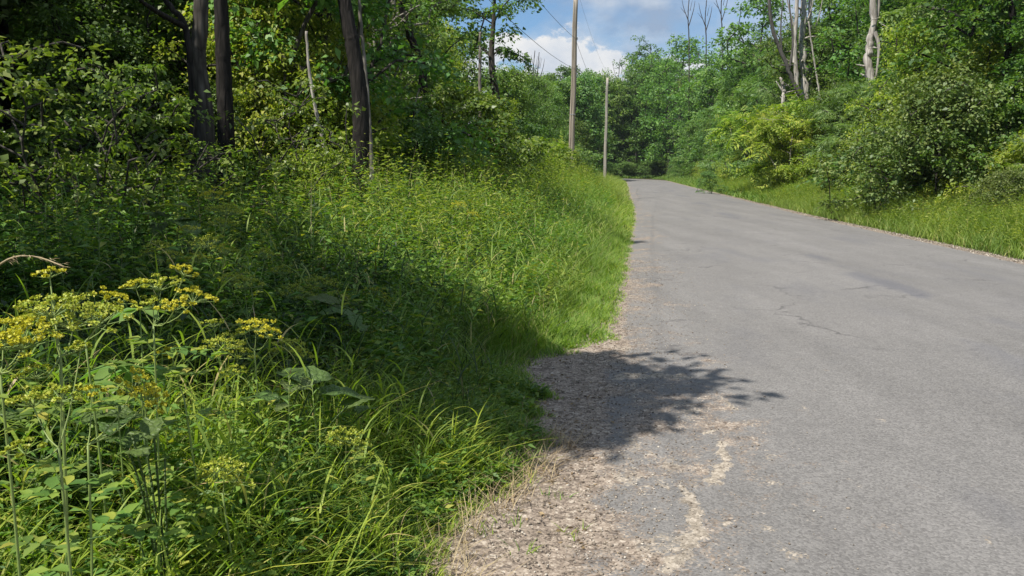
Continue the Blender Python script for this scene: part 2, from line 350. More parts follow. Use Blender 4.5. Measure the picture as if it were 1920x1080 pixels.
PROTO = {}
def proto(key, bark, leaf, **kw):
    w, c = grow_tree(**kw)
    PROTO[key] = (w.mesh('trunk', M[bark], True), c.mesh('crown', M[leaf]), kw['H'])
def plant_tree(key, name, x, y, H, label, cat, group=None, rz=None, wide=1.0, z=0):
    w, c, h0 = PROTO[key]; s = H/h0; rz = random.uniform(0, 6.28) if rz is None else rz
    o = empty(name, (x, y, z), label, cat, group, rz, (s*wide, s*wide, s))
    ob('trunk' if cat == 'tree' else 'stems', w, o); ob('crown' if cat == 'tree' else 'foliage', c, o)
    return o
proto('tall1', 'bark', 'leaf_mid', H=17, r0=.24, base=5, Rad=3.6, nc=105, nl=150, L=.17, seed=1, cr=(.7, 1.2))
proto('tall2', 'bark', 'leaf_dark', H=18, r0=.26, base=4, Rad=3.8, nc=115, nl=150, L=.17, seed=2, cr=(.7, 1.25))
proto('tall3', 'bark_pale', 'leaf_yel', H=15, r0=.18, base=3, Rad=3.0, nc=100, nl=140, L=.15, seed=3, cr=(.6, 1.0))
proto('edge1', 'bark', 'leaf_mid', H=9, r0=.12, base=.7, Rad=2.5, nc=110, nl=150, L=.125, seed=4, profile='edge', cr=(.5, .85))
proto('edge2', 'bark', 'leaf_yel', H=8, r0=.10, base=.6, Rad=2.3, nc=105, nl=150, L=.115, seed=5, profile='edge', cr=(.45, .8))
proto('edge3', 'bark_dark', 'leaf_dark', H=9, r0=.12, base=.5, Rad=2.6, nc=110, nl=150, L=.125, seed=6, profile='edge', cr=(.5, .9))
proto('shrub1', 'bark', 'leaf_yel', H=3.2, r0=.05, base=.35, Rad=1.6, nc=70, nl=120, L=.09, seed=7, profile='mound', cr=(.28, .5))
proto('shrub2', 'bark', 'leaf_blue', H=3.2, r0=.05, base=.3, Rad=1.7, nc=70, nl=120, L=.095, seed=8, profile='mound', cr=(.28, .5))
proto('mound', 'bark_dark', 'leaf_vine', H=4.2, r0=.05, base=.3, Rad=2.2, nc=115, nl=150, L=.105, seed=9, profile='mound', cr=(.32, .55), inner=.55)
proto('brush', 'bark', 'leaf_brush', H=3.6, r0=.03, base=.3, Rad=2.0, nc=150, nl=130, L=.085, seed=10, profile='mound', cr=(.3, .6), flat=.6)
proto('sumac', 'bark_pale', 'leaf_yel', H=4.5, r0=.05, base=1.0, Rad=2.0, nc=38, nl=15, L=.62, seed=11, profile='vase', mode='frond', cr=(.12, .28))
proto('ash', 'bark', 'leaf_blue', H=9, r0=.11, base=1.5, Rad=2.6, nc=95, nl=26, L=.50, seed=12, profile='edge', mode='frond', cr=(.25, .5))
proto('far1', 'bark', 'leaf_mid', H=17, r0=.26, base=2.5, Rad=4.0, nc=100, nl=85, L=.27, seed=13, cr=(.8, 1.3))
proto('far2', 'bark', 'leaf_dark', H=18, r0=.26, base=3.5, Rad=3.8, nc=95, nl=85, L=.27, seed=14, cr=(.8, 1.3), profile='vase')
proto('far3', 'bark', 'leaf_blue', H=12, r0=.18, base=.5, Rad=3.4, nc=90, nl=85, L=.25, seed=15, profile='edge', cr=(.7, 1.2))
proto('spray', 'bark', 'leaf_vine', H=3.8, r0=.035, base=1.0, Rad=1.7, nc=62, nl=48, L=.085, seed=17, cr=(.16, .36), profile='round', inner=.15, flat=.3)
proto('thin', 'bark_pale', 'leaf_mid', H=12, r0=.08, base=2.0, Rad=1.7, nc=60, nl=95, L=.12, seed=16, cr=(.4, .7), profile='round')

# ---------------------------------------------------------------- road and ground shapes
YL = [-12, 0, 2.94, 4.1, 5.2, 6.4, 7.0, 9.5, 13.4, 28, 74, 130]
XL = [-1.9, -.25, .25, .35, .55, .80, .93, 1.32, 1.95, 4.33, 10.8, 18.5]
YR = [-12, 0, 13.4, 28, 74, 130]; XR = [5.0, 6.75, 8.7, 10.3, 16.5, 24.4]
def xl(y): return np.interp(y, YL, XL)
def xr(y): return np.interp(y, YR, XR)
YV = [-5, 0, 2.0, 2.94, 3.59, 4.1, 5, 6.2, 6.55, 6.95, 8, 130]; XV = [-2.5, -1.4, -.62, -.27, -.04, .12, .14, .15, .32, .80, 1.08, None]
XV[-1] = float(xl(130)-.05)
def xv(y):  # edge of the vegetation on the left
    y = np.asarray(y, float); return np.where(y < 8, np.interp(y, YV, XV), xl(y)+.02)+((fbm(y*2.3, y*0+4)-.5)*.34+(vnoise(y*7.3, y*0+2)-.5)*.22)*np.clip(9-y, .45, 1)

def ground_mat():
    m, nt = mat('verge soil'); g = N(nt, 'ShaderNodeNewGeometry'); P = g.outputs['Position']
    a = noise_tex(nt, P, 1.2, 5); b = noise_tex(nt, P, 45, 5, .7)
    c = ramp(nt, fmath(nt, 'ADD', fmath(nt, 'MULTIPLY', a, .5), fmath(nt, 'MULTIPLY', b, .5)), [(.32, (.020, .022, .010)), (.5, (.045, .050, .018)), (.68, (.085, .07, .035))])
    p = N(nt, 'ShaderNodeBsdfPrincipled'); link(nt, c, p.inputs[0]); p.inputs['Roughness'].default_value = .95; p.inputs['Specular IOR Level'].default_value = .1
    bu = N(nt, 'ShaderNodeBump'); bu.inputs['Distance'].default_value = .03; link(nt, b, bu.inputs['Height']); link(nt, bu.outputs[0], p.inputs['Normal'])
    o = N(nt, 'ShaderNodeOutputMaterial'); link(nt, p.outputs[0], o.inputs[0]); return m
def road_mat(name, has_attr=True):
    m, nt = mat(name); g = N(nt, 'ShaderNodeNewGeometry'); P = g.outputs['Position']
    vo = N(nt, 'ShaderNodeTexVoronoi'); vo.inputs['Scale'].default_value = 95; link(nt, P, vo.inputs['Vector'])
    sp = N(nt, 'ShaderNodeSeparateColor'); link(nt, vo.outputs['Color'], sp.inputs[0])
    vo2 = N(nt, 'ShaderNodeTexVoronoi'); vo2.inputs['Scale'].default_value = 34; link(nt, P, vo2.inputs['Vector'])
    sp2 = N(nt, 'ShaderNodeSeparateColor'); link(nt, vo2.outputs['Color'], sp2.inputs[0])
    fine = noise_tex(nt, P, 160, 3, .7); med = noise_tex(nt, P, 9, 5, .6)
    mp = N(nt, 'ShaderNodeMapping'); mp.inputs['Rotation'].default_value = (0, 0, R(7.8)); mp.inputs['Scale'].default_value = (.9, .07, 1); link(nt, P, mp.inputs[0])
    lane = noise_tex(nt, mp.outputs[0], 1.7, 4, .6)
    mp2 = N(nt, 'ShaderNodeMapping'); mp2.inputs['Rotation'].default_value = (0, 0, R(7.8)); mp2.inputs['Scale'].default_value = (1, .35, 1); link(nt, P, mp2.inputs[0])
    blot = noise_tex(nt, mp2.outputs[0], 1.3, 6, .65)
    grain = fmath(nt, 'ADD', fmath(nt, 'MULTIPLY', sp.outputs[0], .55), fmath(nt, 'MULTIPLY', fine, .45))
    asp = ramp(nt, grain, [(.12, (.112, .105, .100)), (.5, (.175, .166, .158)), (.78, (.218, .206, .195)), (.97, (.32, .30, .275))])
    k = fmath(nt, 'ADD', fmath(nt, 'ADD', .50, fmath(nt, 'MULTIPLY', lane, .46)), fmath(nt, 'MULTIPLY', blot, .46))
    k = fmath(nt, 'ADD', k, fmath(nt, 'MULTIPLY', fmath(nt, 'SUBTRACT', med, .5), .28))
    mu = N(nt, 'ShaderNodeVectorMath', operation='SCALE'); link(nt, asp, mu.inputs[0]); link(nt, k, mu.inputs['Scale'])
    # cracks: ragged dark lines
    wv = N(nt, 'ShaderNodeTexVoronoi', feature='DISTANCE_TO_EDGE'); wv.inputs['Scale'].default_value = .55
    ad = N(nt, 'ShaderNodeVectorMath', operation='ADD'); nn = N(nt, 'ShaderNodeTexNoise'); nn.inputs['Scale'].default_value = 2.2; nn.inputs['Detail'].default_value = 6; link(nt, P, nn.inputs['Vector'])
    sc = N(nt, 'ShaderNodeVectorMath', operation='SCALE'); sc.inputs['Scale'].default_value = .9; link(nt, nn.outputs['Color'], sc.inputs[0]); link(nt, P, ad.inputs[0]); link(nt, sc.outputs[0], ad.inputs[1]); link(nt, ad.outputs[0], wv.inputs['Vector'])
    cr = fmath(nt, 'SUBTRACT', 1.0, fmath(nt, 'MULTIPLY', wv.outputs['Distance'], 45.0), clamp=True)
    gate = fmath(nt, 'MULTIPLY', fmath(nt, 'SUBTRACT', blot, .50), 9, clamp=True)
    cr = fmath(nt, 'MULTIPLY', fmath(nt, 'MULTIPLY', cr, gate), .7)
    mc = N(nt, 'ShaderNodeMix', data_type='RGBA'); link(nt, cr, mc.inputs[0]); link(nt, mu.outputs[0], mc.inputs[6]); mc.inputs[7].default_value = (.06, .055, .055, 1)
    col = mc.outputs[2]
    # gravel and sand
    gg = fmath(nt, 'ADD', fmath(nt, 'MULTIPLY', sp2.outputs[0], .5), fmath(nt, 'MULTIPLY', sp.outputs[1], .5))
    grav = ramp(nt, gg, [(.1, (.085, .066, .052)), (.5, (.225, .178, .14)), (.8, (.33, .27, .215)), (1, (.50, .44, .365))])
    sand = ramp(nt, gg, [(.1, (.15, .125, .10)), (.5, (.28, .238, .188)), (1, (.46, .40, .33))])
    if has_attr:
        at1 = N(nt, 'ShaderNodeAttribute', attribute_name='gravel'); at2 = N(nt, 'ShaderNodeAttribute', attribute_name='sand')
        at3 = N(nt, 'ShaderNodeAttribute', attribute_name='stain')
        def thr(a, s=1.0):
            f = fmath(nt, 'ADD', a, fmath(nt, 'MULTIPLY', fmath(nt, 'SUBTRACT', sp.outputs[2], .5), .5))
            return fmath(nt, 'MULTIPLY', fmath(nt, 'SUBTRACT', f, .35), 3.0, clamp=True)
        x0 = N(nt, 'ShaderNodeMix', data_type='RGBA'); link(nt, fmath(nt, 'MULTIPLY', at3.outputs['Fac'], .6), x0.inputs[0]); link(nt, col, x0.inputs[6]); x0.inputs[7].default_value = (.10, .10, .115, 1)
        x1 = N(nt, 'ShaderNodeMix', data_type='RGBA'); link(nt, thr(at1.outputs['Fac']), x1.inputs[0]); link(nt, x0.outputs[2], x1.inputs[6]); link(nt, grav, x1.inputs[7])
        x2 = N(nt, 'ShaderNodeMix', data_type='RGBA'); link(nt, thr(at2.outputs['Fac']), x2.inputs[0]); link(nt, x1.outputs[2], x2.inputs[6]); link(nt, sand, x2.inputs[7]); col = x2.outputs[2]
    else: col = grav
    p = N(nt, 'ShaderNodeBsdfPrincipled'); link(nt, col, p.inputs[0]); p.inputs['Roughness'].default_value = .86; p.inputs['Specular IOR Level'].default_value = .3
    bu = N(nt, 'ShaderNodeBump'); bu.inputs['Strength'].default_value = .75; bu.inputs['Distance'].default_value = .006
    bu.inputs['Strength'].default_value = .5
    link(nt, fmath(nt, 'ADD', fmath(nt, 'MULTIPLY', vo.outputs['Distance'], -.7), fmath(nt, 'MULTIPLY', fine, .8)), bu.inputs['Height']); link(nt, bu.outputs[0], p.inputs['Normal'])
    o = N(nt, 'ShaderNodeOutputMaterial'); link(nt, p.outputs[0], o.inputs[0]); return m

# ground sheet
gx = np.concatenate([np.linspace(-600, -30, 8), np.linspace(-25, 45, 60), np.linspace(60, 600, 8)]); gy = np.concatenate([np.linspace(-300, -20, 5), np.linspace(-15, 170, 130), np.linspace(200, 900, 8)])
GX, GY = np.meshgrid(gx, gy); GZ = (fbm(GX*.25, GY*.25)-.5)*.16*np.clip(np.abs(GX-(.137*GY+3.4))/4-1.3, 0, 1)-.004
mb = MB(); nx = len(gx); i, j = np.meshgrid(np.arange(len(gy)-1), np.arange(nx-1), indexing='ij')
mb.add(np.stack([GX, GY, GZ], -1), np.stack([i*nx+j, i*nx+j+1, (i+1)*nx+j+1, (i+1)*nx+j], -1))
tag(ob('ground', mb.mesh('ground', ground_mat(), True)), kind='structure')

def strip(name, y, cols, zf, material, attrs=None, bend=True):
    """cols(y)->x array for that row"""
    X = np.array([cols(t) for t in y]); Y = np.repeat(y[:, None], X.shape[1], 1); Z = zf(X, Y); X0, Y0 = X, Y
    Xc = (xl(y)+xr(y))/2
    far = y > 112   # past here the road swings left along an arc
    Xw = X.copy(); Yw = Y.copy()
    Rb = 62.0; th0 = math.atan(.1385); y0 = 112.0; xc0 = float((xl(y0)+xr(y0))/2)
    for r in np.where(far)[0]:
        s = (y[r]-y0)/math.cos(th0); th = min(s/Rb, 1.75); ex = s-th*Rb
        cx = xc0+Rb*(math.cos(th-th0)-math.cos(th0)) ; cyy = y0+Rb*(math.sin(th-th0)+math.sin(th0))
        d = np.array([math.sin(th0-th), math.cos(th0-th)]); cx += d[0]*ex; cyy += d[1]*ex
        nvec = np.array([d[1], -d[0]]); off = X[r]-Xc[r]
        Xw[r] = cx+nvec[0]*off; Yw[r] = cyy+nvec[1]*off
    m_ = MB(); nx = X.shape[1]; i, j = np.meshgrid(np.arange(len(y)-1), np.arange(nx-1), indexing='ij')
    m_.add(np.stack([Xw, Yw, Z], -1), np.stack([i*nx+j, i*nx+j+1, (i+1)*nx+j+1, (i+1)*nx+j], -1))
    me = m_.mesh(name, material, True)
    for k, f in (attrs or {}).items():
        a = me.attributes.new(k, 'FLOAT', 'POINT'); a.data.foreach_set('value', f(X0, Y0).ravel().astype(np.float32))
    return tag(ob(name, me), kind='structure')
def pdist(X, Y, pts, wid):
    """soft ragged band round a polyline of points, widths wid"""
    best = np.full(X.shape, -9.)
    for (a, b, wa, wb) in zip(pts[:-1], pts[1:], wid[:-1], wid[1:]):
        a = np.array(a); b = np.array(b); d = b-a; t = np.clip(((X-a[0])*d[0]+(Y-a[1])*d[1])/(d@d), 0, 1)
        dist = np.hypot(X-a[0]-t*d[0], Y-a[1]-t*d[1]); best = np.maximum(best, 1-dist/(wa+(wb-wa)*t))
    return best
def G(px, py):  # ground point under a spot of the photo
    b = (540-py)/FPX; dy = math.cos(PITCH)+math.sin(PITCH)*b; dz = -math.sin(PITCH)+math.cos(PITCH)*b; Y = -EYE*dy/dz
    return tuple(at(px, py, Y)[:2])
def f_sand(X, Y):
    n = fbm(X*16, Y*16)-.5; n2 = fbm(X*5+9, Y*5)-.5
    s = pdist(X, Y, [G(1235, 1110), G(1275, 1060), G(1312, 1010), G(1298, 965), G(1275, 925)], [.06, .055, .06, .05, .035])
    s = np.maximum(s, pdist(X, Y, [G(1340, 915), G(1358, 880), G(1350, 845)], [.045, .05, .035]))
    s = np.maximum(s, pdist(X, Y, [G(1325, 825), G(1345, 820)], [.035, .02]))
    s = np.maximum(s, pdist(X, Y, [G(1360, 1000), G(1400, 985)], [.03, .02])-.15)
    s = np.maximum(s, pdist(X, Y, [G(1170, 712), G(1245, 712), G(1310, 722)], [.11, .12, .04]))
    s = np.maximum(s, pdist(X, Y, [G(1400, 805), G(1412, 815), G(1408, 822)], [.02, .02, .02])-.2)
    s = np.maximum(s, pdist(X, Y, [G(1340, 745), G(1360, 768), G(1385, 785)], [.03, .02, .02])-.2)
    s = s*1.3+n*3.4-.05
    s2 = fbm(X*7+3, Y*3.2+1)-.60-.10*(X-xl(Y)); s2 = np.where(Y < 7, s2*5+n*1.2, -1)
    return np.clip(np.maximum(s, np.minimum(s2, .5)), 0, 1)
def f_grav(X, Y):
    q = X-xl(Y); n = fbm(X*3, Y*3)-.5; n2 = fbm(X*12, Y*12)-.5
    near = np.clip((8-Y)/4, 0, 1)
    wl_ = .16+.20*near; v = 1-(q-.02)/wl_+n*1.5+n2*.8
    v = np.maximum(v, .52-(q-.3)/1.1*.6+n*1.3+n2*1.0-.25*(1-near))
    qr = xr(Y)-X; v = np.maximum(v, .9-(qr+.02)/.2+n*1.5+n2)
    return np.clip(v, 0, 1)
def f_stain(X, Y):
    q = (X-xl(Y))/(xr(Y)-xl(Y)); n = fbm(X*1.1+5, Y*.35)
    c = np.exp(-((q-.52)/.06)**2)*np.clip((fbm(X*3+1, Y*.8)-.5)*9, 0, 1)*np.clip((n-.35)*5, 0, 1)
    e = np.exp(-((q-.30)/.15)**2)*np.clip((fbm(X*1.5+40, Y*.6)-.6)*6, 0, 1)*.5
    e2 = np.exp(-((q-.8)/.15)**2)*np.clip((fbm(X*1.2+70, Y*.4)-.56)*5, 0, 1)*.6
    return np.clip(np.maximum(np.maximum(c, e), e2), 0, 1)
qs = np.concatenate([np.arange(-.10, 2.6, .02), np.linspace(2.65, 6.9, 60)])
ry = np.concatenate([np.arange(-12, 2.2, .6), np.arange(2.2, 8.5, .022), np.arange(8.5, 16, .06), np.arange(16, 40, .25), np.arange(40, 112, .8), np.arange(112, 300, 1.5)])
def rcols(y):
    w = float(xr(y)-xl(y)); u = qs.copy(); far = u > 2.6; u[far] = 2.65+(u[far]-2.65)/(6.9-2.65)*(w+.06-2.65)
    return xl(y)+u
def rz(X, Y):
    q = np.clip((X-xl(Y))/(xr(Y)-xl(Y)), 0, 1); return .016+.07*(1-(2*q-1)**2)+(fbm(X*1.3, Y*1.3)-.5)*.012*np.clip(q*8, 0, 1)+.007*f_sand(X, Y)+.006*f_grav(X, Y)*(fbm(X*20, Y*20)-.3)
strip('road', ry, rcols, rz, road_mat('asphalt'), {'sand': f_sand, 'gravel': f_grav, 'stain': f_stain})
sm = road_mat('loose gravel', False)
sy = np.concatenate([np.arange(-12, 2.2, .6), np.arange(2.2, 9, .05), np.arange(9, 40, .3), np.arange(40, 300, 1.5)])
strip('gravel_shoulder', sy, lambda y: xl(y)-.0+np.linspace(-1.0-.3*(y < 8), .12, 24), lambda X, Y: .008+(fbm(X*6, Y*6)-.5)*.02*np.clip((xl(Y)-X)*6, 0, 1)+.006, sm)
strip('gravel_edge', sy, lambda y: xr(y)+np.linspace(-.05, .30+.1*fbm(np.array(3.), np.array(y*.7)), 8), lambda X, Y: .010+(fbm(X*6, Y*6)-.5)*.01, sm)

# loose stones
def stones(name, P, s, m):
    g = (1+5**.5)/2; V0 = nrm(np.array([(-1, g, 0), (1, g, 0), (-1, -g, 0), (1, -g, 0), (0, -1, g), (0, 1, g), (0, -1, -g), (0, 1, -g), (g, 0, -1), (g, 0, 1), (-g, 0, -1), (-g, 0, 1)], float))
    F = np.array([(0, 11, 5), (0, 5, 1), (0, 1, 7), (0, 7, 10), (0, 10, 11), (1, 5, 9), (5, 11, 4), (11, 10, 2), (10, 7, 6), (7, 1, 8), (3, 9, 4), (3, 4, 2), (3, 2, 6), (3, 6, 8), (3, 8, 9), (4, 9, 5), (2, 4, 11), (6, 2, 10), (8, 6, 7), (9, 8, 1)])
    n = len(P); V = V0[None]*s[:, None, None]*rng.uniform(.7, 1.2, (n, 12, 1)); V = V*np.stack([rng.uniform(.8, 1.4, n), rng.uniform(.7, 1.2, n), rng.uniform(.5, .8, n)], 1)[:, None]
    a = rng.uniform(0, 6.28, n); c, s_ = np.cos(a)[:, None], np.sin(a)[:, None]
    V = np.stack([V[..., 0]*c-V[..., 1]*s_, V[..., 0]*s_+V[..., 1]*c, V[..., 2]], -1)+P[:, None]
    m_ = MB(); m_.add(V, None, (np.arange(n)[:, None, None]*12+F[None]).reshape(-1, 3)); return m_.mesh(name, m)
def stone_mat():
    m, nt = mat('limestone chips'); g = N(nt, 'ShaderNodeNewGeometry'); c = ramp(nt, g.outputs['Random Per Island'], [(0, (.09, .07, .055)), (.4, (.21, .17, .13)), (.8, (.31, .26, .205)), (1, (.50, .45, .38))])
    p = N(nt, 'ShaderNodeBsdfPrincipled'); link(nt, c, p.inputs[0]); p.inputs['Roughness'].default_value = .85; o = N(nt, 'ShaderNodeOutputMaterial'); link(nt, p.outputs[0], o.inputs[0]); return m
n = 7000; yy = 2.2+rng.random(n)**1.4*6; q = rng.normal(-.22, .28, n); xx = xl(yy)+q; k = (xx > xv(yy)-.35) & (fbm(xx*4, yy*4) > .42); yy, xx, q = yy[k], xx[k], q[k]
n2 = 5000; y2 = 2.2+rng.random(n2)*12; x2 = xl(y2)+np.abs(rng.normal(0, .45, n2))-.05; n3 = 2500; y3 = 12+rng.random(n3)**1.5*40; x3 = xr(y3)+rng.normal(.12, .09, n3)
S = np.concatenate([np.clip(rng.lognormal(-5.65, .42, len(xx)), .0015, .014), np.clip(rng.lognormal(-5.5, .35, n2), .002, .009), rng.uniform(.008, .022, n3)])
X_ = np.concatenate([xx, x2, x3]); Y_ = np.concatenate([yy, y2, y3]); Z_ = np.where(X_ > xl(Y_), np.where(X_ > xr(Y_), .018, .018+rz(X_, Y_)-.016), .018)
tag(ob('gravel', stones('gravel', np.stack([X_, Y_, Z_+S*.2], 1), S, stone_mat())), 'loose pale stones scattered on the bare shoulder and road edges', 'gravel', kind='stuff')

# ---------------------------------------------------------------- ground vegetation (uncountable)
def scatter(n, y0, y1, xf0, xf1, pw=1.0):
    y = y0+(y1-y0)*rng.random(n)**pw; x = xf0(y)+(xf1(y)-xf0(y))*rng.random(n); return x, y
Lx = lambda y: np.maximum(-.70*y-.6, -30)
def hgt(x, y):
    """typical height of the growth at a spot of the left verge"""
    d = xv(y)-x; h = np.interp(d, [0, .25, .7, 1.6, 3, 6], [.06, .18, .40, .72, 1.0, 1.12])
    h = np.where(y < 5, np.minimum(h, .20+.15*np.maximum(d, 0)+.05*y), h)
    h = h*np.interp(y, [12, 20], [1, 1.28])
    return h*(.42+.62*fbm(x*1.1+3, y*1.1)+.58*vnoise(x*3.1, y*2.6))
def grass_set(name, label, n, y0, y1, xf0, xf1, hs, w, K, m, pw=1.0, curve=(.25, .9), keepf=None, cat='grass', droop=.35):
    x, y = scatter(n, y0, y1, xf0, xf1, pw); h = hgt(x, y)*rng.uniform(.6, 1.25, n)*hs
    k = np.ones(n, bool) if keepf is None else keepf(x, y); x, y, h = x[k], y[k], h[k]; n = len(x)
    ck = np.floor(x/.09)*31.7+np.floor(y/.09)*17.1; az = (np.sin(ck)*43758.5 % 1)*2*np.pi+rng.normal(0, .9, n)
    m_ = MB(); blades(m_, np.stack([x, y, np.zeros(n)], 1), h, az, rng.uniform(.05, .35, n), rng.uniform(curve[0], curve[1], n), w*rng.uniform(.6, 1.3, n)*(1 if np.isscalar(w) else 1), K, droop)
    return tag(ob(name, m_.mesh(name, m)), label, cat, kind='stuff')
def weeds(name, label, n, y0, y1, xf0, xf1, hs, leaf, nlf, m, pw=1.0, keepf=None, aspect=.35, hfun=None, stem=.004, cat='weeds'):
    x, y = scatter(n, y0, y1, xf0, xf1, pw); k = np.ones(n, bool) if keepf is None else keepf(x, y); x, y = x[k], y[k]; n = len(x)
    h = (hfun or hgt)(x, y)*rng.uniform(.65, 1.2, n)*hs
    az = rng.uniform(0, 6.28, n); ln = rng.uniform(0, .3, n)
    m_ = MB(); P0 = np.stack([x, y, np.zeros(n)], 1)
    blades(m_, P0, h, az, ln, np.full(n, .08), np.full(n, stem*2), 2, 0)
    t = np.linspace(.25, 1, nlf)[None]; hor = h[:, None]*(ln[:, None]*t+.08*t*t)
    P = np.stack([x[:, None]+np.cos(az)[:, None]*hor, y[:, None]+np.sin(az)[:, None]*hor, h[:, None]*t], -1).reshape(-1, 3)
    a2 = (rng.uniform(0, 6.28, n)[:, None]+np.arange(nlf)[None]*2.4).ravel()+rng.normal(0, .3, n*nlf); up = rng.uniform(-.15, .75, n*nlf)
    A = nrm(np.stack([np.cos(a2), np.sin(a2), up], 1)); U = nrm(np.array([0, 0, 1.])+rng.normal(0, .3, A.shape))
    L = leaf*rng.uniform(.55, 1.3, n*nlf)*np.tile(np.interp(t[0], [.25, .6, 1], [1.1, 1, .55]), n)
    kites(m_, P, A, U, L, L*aspect*rng.uniform(.8, 1.3, len(L)), .15, .25)
    return tag(ob(name, m_.mesh(name, m)), label, cat, kind='stuff')
meadow = lambda x, y: (xv(y)-x) > .02
# near grass, arching blades
grass_set('foreground_grass', 'long bright arching grass along the bottom left of the photo', 12500, 1.5, 4.0, lambda y: np.maximum(-.72*y-.5, -3.3), xv, 1.0, .0095, 6, M['grass_near'], curve=(.15, .8))
grass_set('foreground_turf', 'short thin grass fringing the bare gravel shoulder', 16000, 1.8, 6.9, lambda y: xv(y)-.9, lambda y: xv(y)+.03, .6, .0045, 3, M['grass_near'])
grass_set('verge_grass', 'dense sunlit green grass between road and left meadow', 38000, 4.0, 20, lambda y: np.maximum(Lx(y), xv(y)-1.9), xv, .95, .008, 3, M['grass'], pw=1.35)
grass_set('meadow_grass', 'tall sunlit meadow grass left of the road running to the bend', 42000, 18, 112, lambda y: xv(y)-6.5, xv, 1.0, .03, 2, M['grass'], pw=1.7)
grass_set('fringe_grass', 'low trodden grass at the left asphalt edge', 22000, 6.9, 40, lambda y: xv(y)-.8, lambda y: xv(y)+.05, .7, .010, 2, M['grass_near'], pw=1.6)
weeds('meadow_weeds', 'leafy green weeds mixed through the left verge', 17000, 4.6, 34, lambda y: np.maximum(Lx(y), xv(y)-7), lambda y: xv(y)-.8, 1.05, .105, 13, M['weed'], pw=1.5)
weeds('yellowed_weeds', 'yellow green weeds in the sunlit middle of the left meadow', 8000, 8, 70, lambda y: np.maximum(Lx(y), xv(y)-4.4), lambda y: xv(y)-.6, 1.05, .085, 12, M['weed_yel'], pw=1.5, keepf=lambda x, y: fbm(x*.5+20, y*.3) > .43)
weeds('shaded_weeds', 'leafy undergrowth coloured darker for the shade below the left trees', 15000, 2.6, 19, Lx, lambda y: xv(y)-1.3, 1.0, .10, 14, M['weed_shade'], pw=1.2)
weeds('near_weeds', 'low mixed weeds under the long grass at bottom left', 6500, 1.4, 5.5, lambda y: np.maximum(-.72*y-.5, -4), lambda y: xv(y)-.1, .85, .065, 11, M['weed'], pw=1.0)
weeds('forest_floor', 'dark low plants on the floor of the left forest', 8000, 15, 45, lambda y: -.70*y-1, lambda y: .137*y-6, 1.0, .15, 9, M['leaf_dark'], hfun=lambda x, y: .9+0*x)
def culms(name, label, n, y0, y1, xf0, xf1, hs, m, keepf=None, Lf=.26, w=.013, nl=6):
    x, y = scatter(n, y0, y1, xf0, xf1, 1.0); k = np.ones(n, bool) if keepf is None else keepf(x, y); x, y = x[k], y[k]; n = len(x)
    h = hgt(x, y)*rng.uniform(.7, 1.3, n)*hs; az = rng.uniform(0, 6.28, n); ln = rng.uniform(0, .25, n); m_ = MB()
    blades(m_, np.stack([x, y, np.zeros(n)], 1), h, az, ln, np.full(n, .05), np.full(n, .006), 3, 0)
    t = np.linspace(.3, .98, nl)[None]+rng.uniform(-.04, .04, (n, nl)); hor = h[:, None]*(ln[:, None]*t+.05*t*t)
    P = np.stack([x[:, None]+np.cos(az)[:, None]*hor, y[:, None]+np.sin(az)[:, None]*hor, h[:, None]*t], -1).reshape(-1, 3)
    a2 = (rng.uniform(0, 6.28, n)[:, None]+np.arange(nl)[None]*3.0).ravel()+rng.normal(0, .5, n*nl); q = len(P)
    blades(m_, P, Lf*rng.uniform(.6, 1.25, q)*np.minimum(1, np.repeat(h, nl)/.4), a2, rng.uniform(.2, .6, q), rng.uniform(.3, 1.1, q), w*rng.uniform(.6, 1.2, q), 5, .5)
    return tag(ob(name, m_.mesh(name, m)), label, 'grass', kind='stuff')
culms('reed_grass', 'broad bladed grass stalks with arching leaves in the near left verge', 1150, 1.5, 4.0, lambda y: np.maximum(-.72*y-.5, -3.6), lambda y: xv(y)-.2, 1.15, M['grass_near'], Lf=.21, w=.0105)
culms('shade_grass', 'broad bladed grass stalks coloured darker for the tree shade', 500, 3.8, 7.5, Lx, lambda y: xv(y)-.4, 1.05, M['weed_shade'], Lf=.2, w=.010)
culms('meadow_reed_grass', 'grass stalks with arching leaves through the left meadow', 3600, 5, 22, lambda y: np.maximum(Lx(y), xv(y)-3.4), lambda y: xv(y)-.5, 1.0, M['grass'], w=.012, nl=5, Lf=.2)
culms('straw_grass', 'thin straw coloured dead grass stalks among the left weeds', 420, 1.6, 16, lambda y: np.maximum(Lx(y), xv(y)-5), lambda y: xv(y)-.15, 1.15, M['dry'], Lf=.10, w=.005, nl=4)
weeds('lit_weeds', 'light green leafy weeds in the sunlit foreground', 1500, 1.5, 3.6, lambda y: np.maximum(-.72*y-.5, -3), lambda y: xv(y)-.3, 1.25, .075, 14, M['weed'], aspect=.28)
weeds('tall_meadow_weeds', 'tall loose yellow green weeds at the back of the left meadow', 6500, 8, 45, lambda y: np.maximum(Lx(y), xv(y)-6.5), lambda y: xv(y)-1.7, 1.35, .125, 14, M['weed_yel'], aspect=.3)
weeds('broad_weeds', 'broad dark leaves low in the shaded left verge', 700, 2.5, 11, Lx, lambda y: xv(y)-1.4, .75, .17, 6, M['leaf_vine'], aspect=.75)
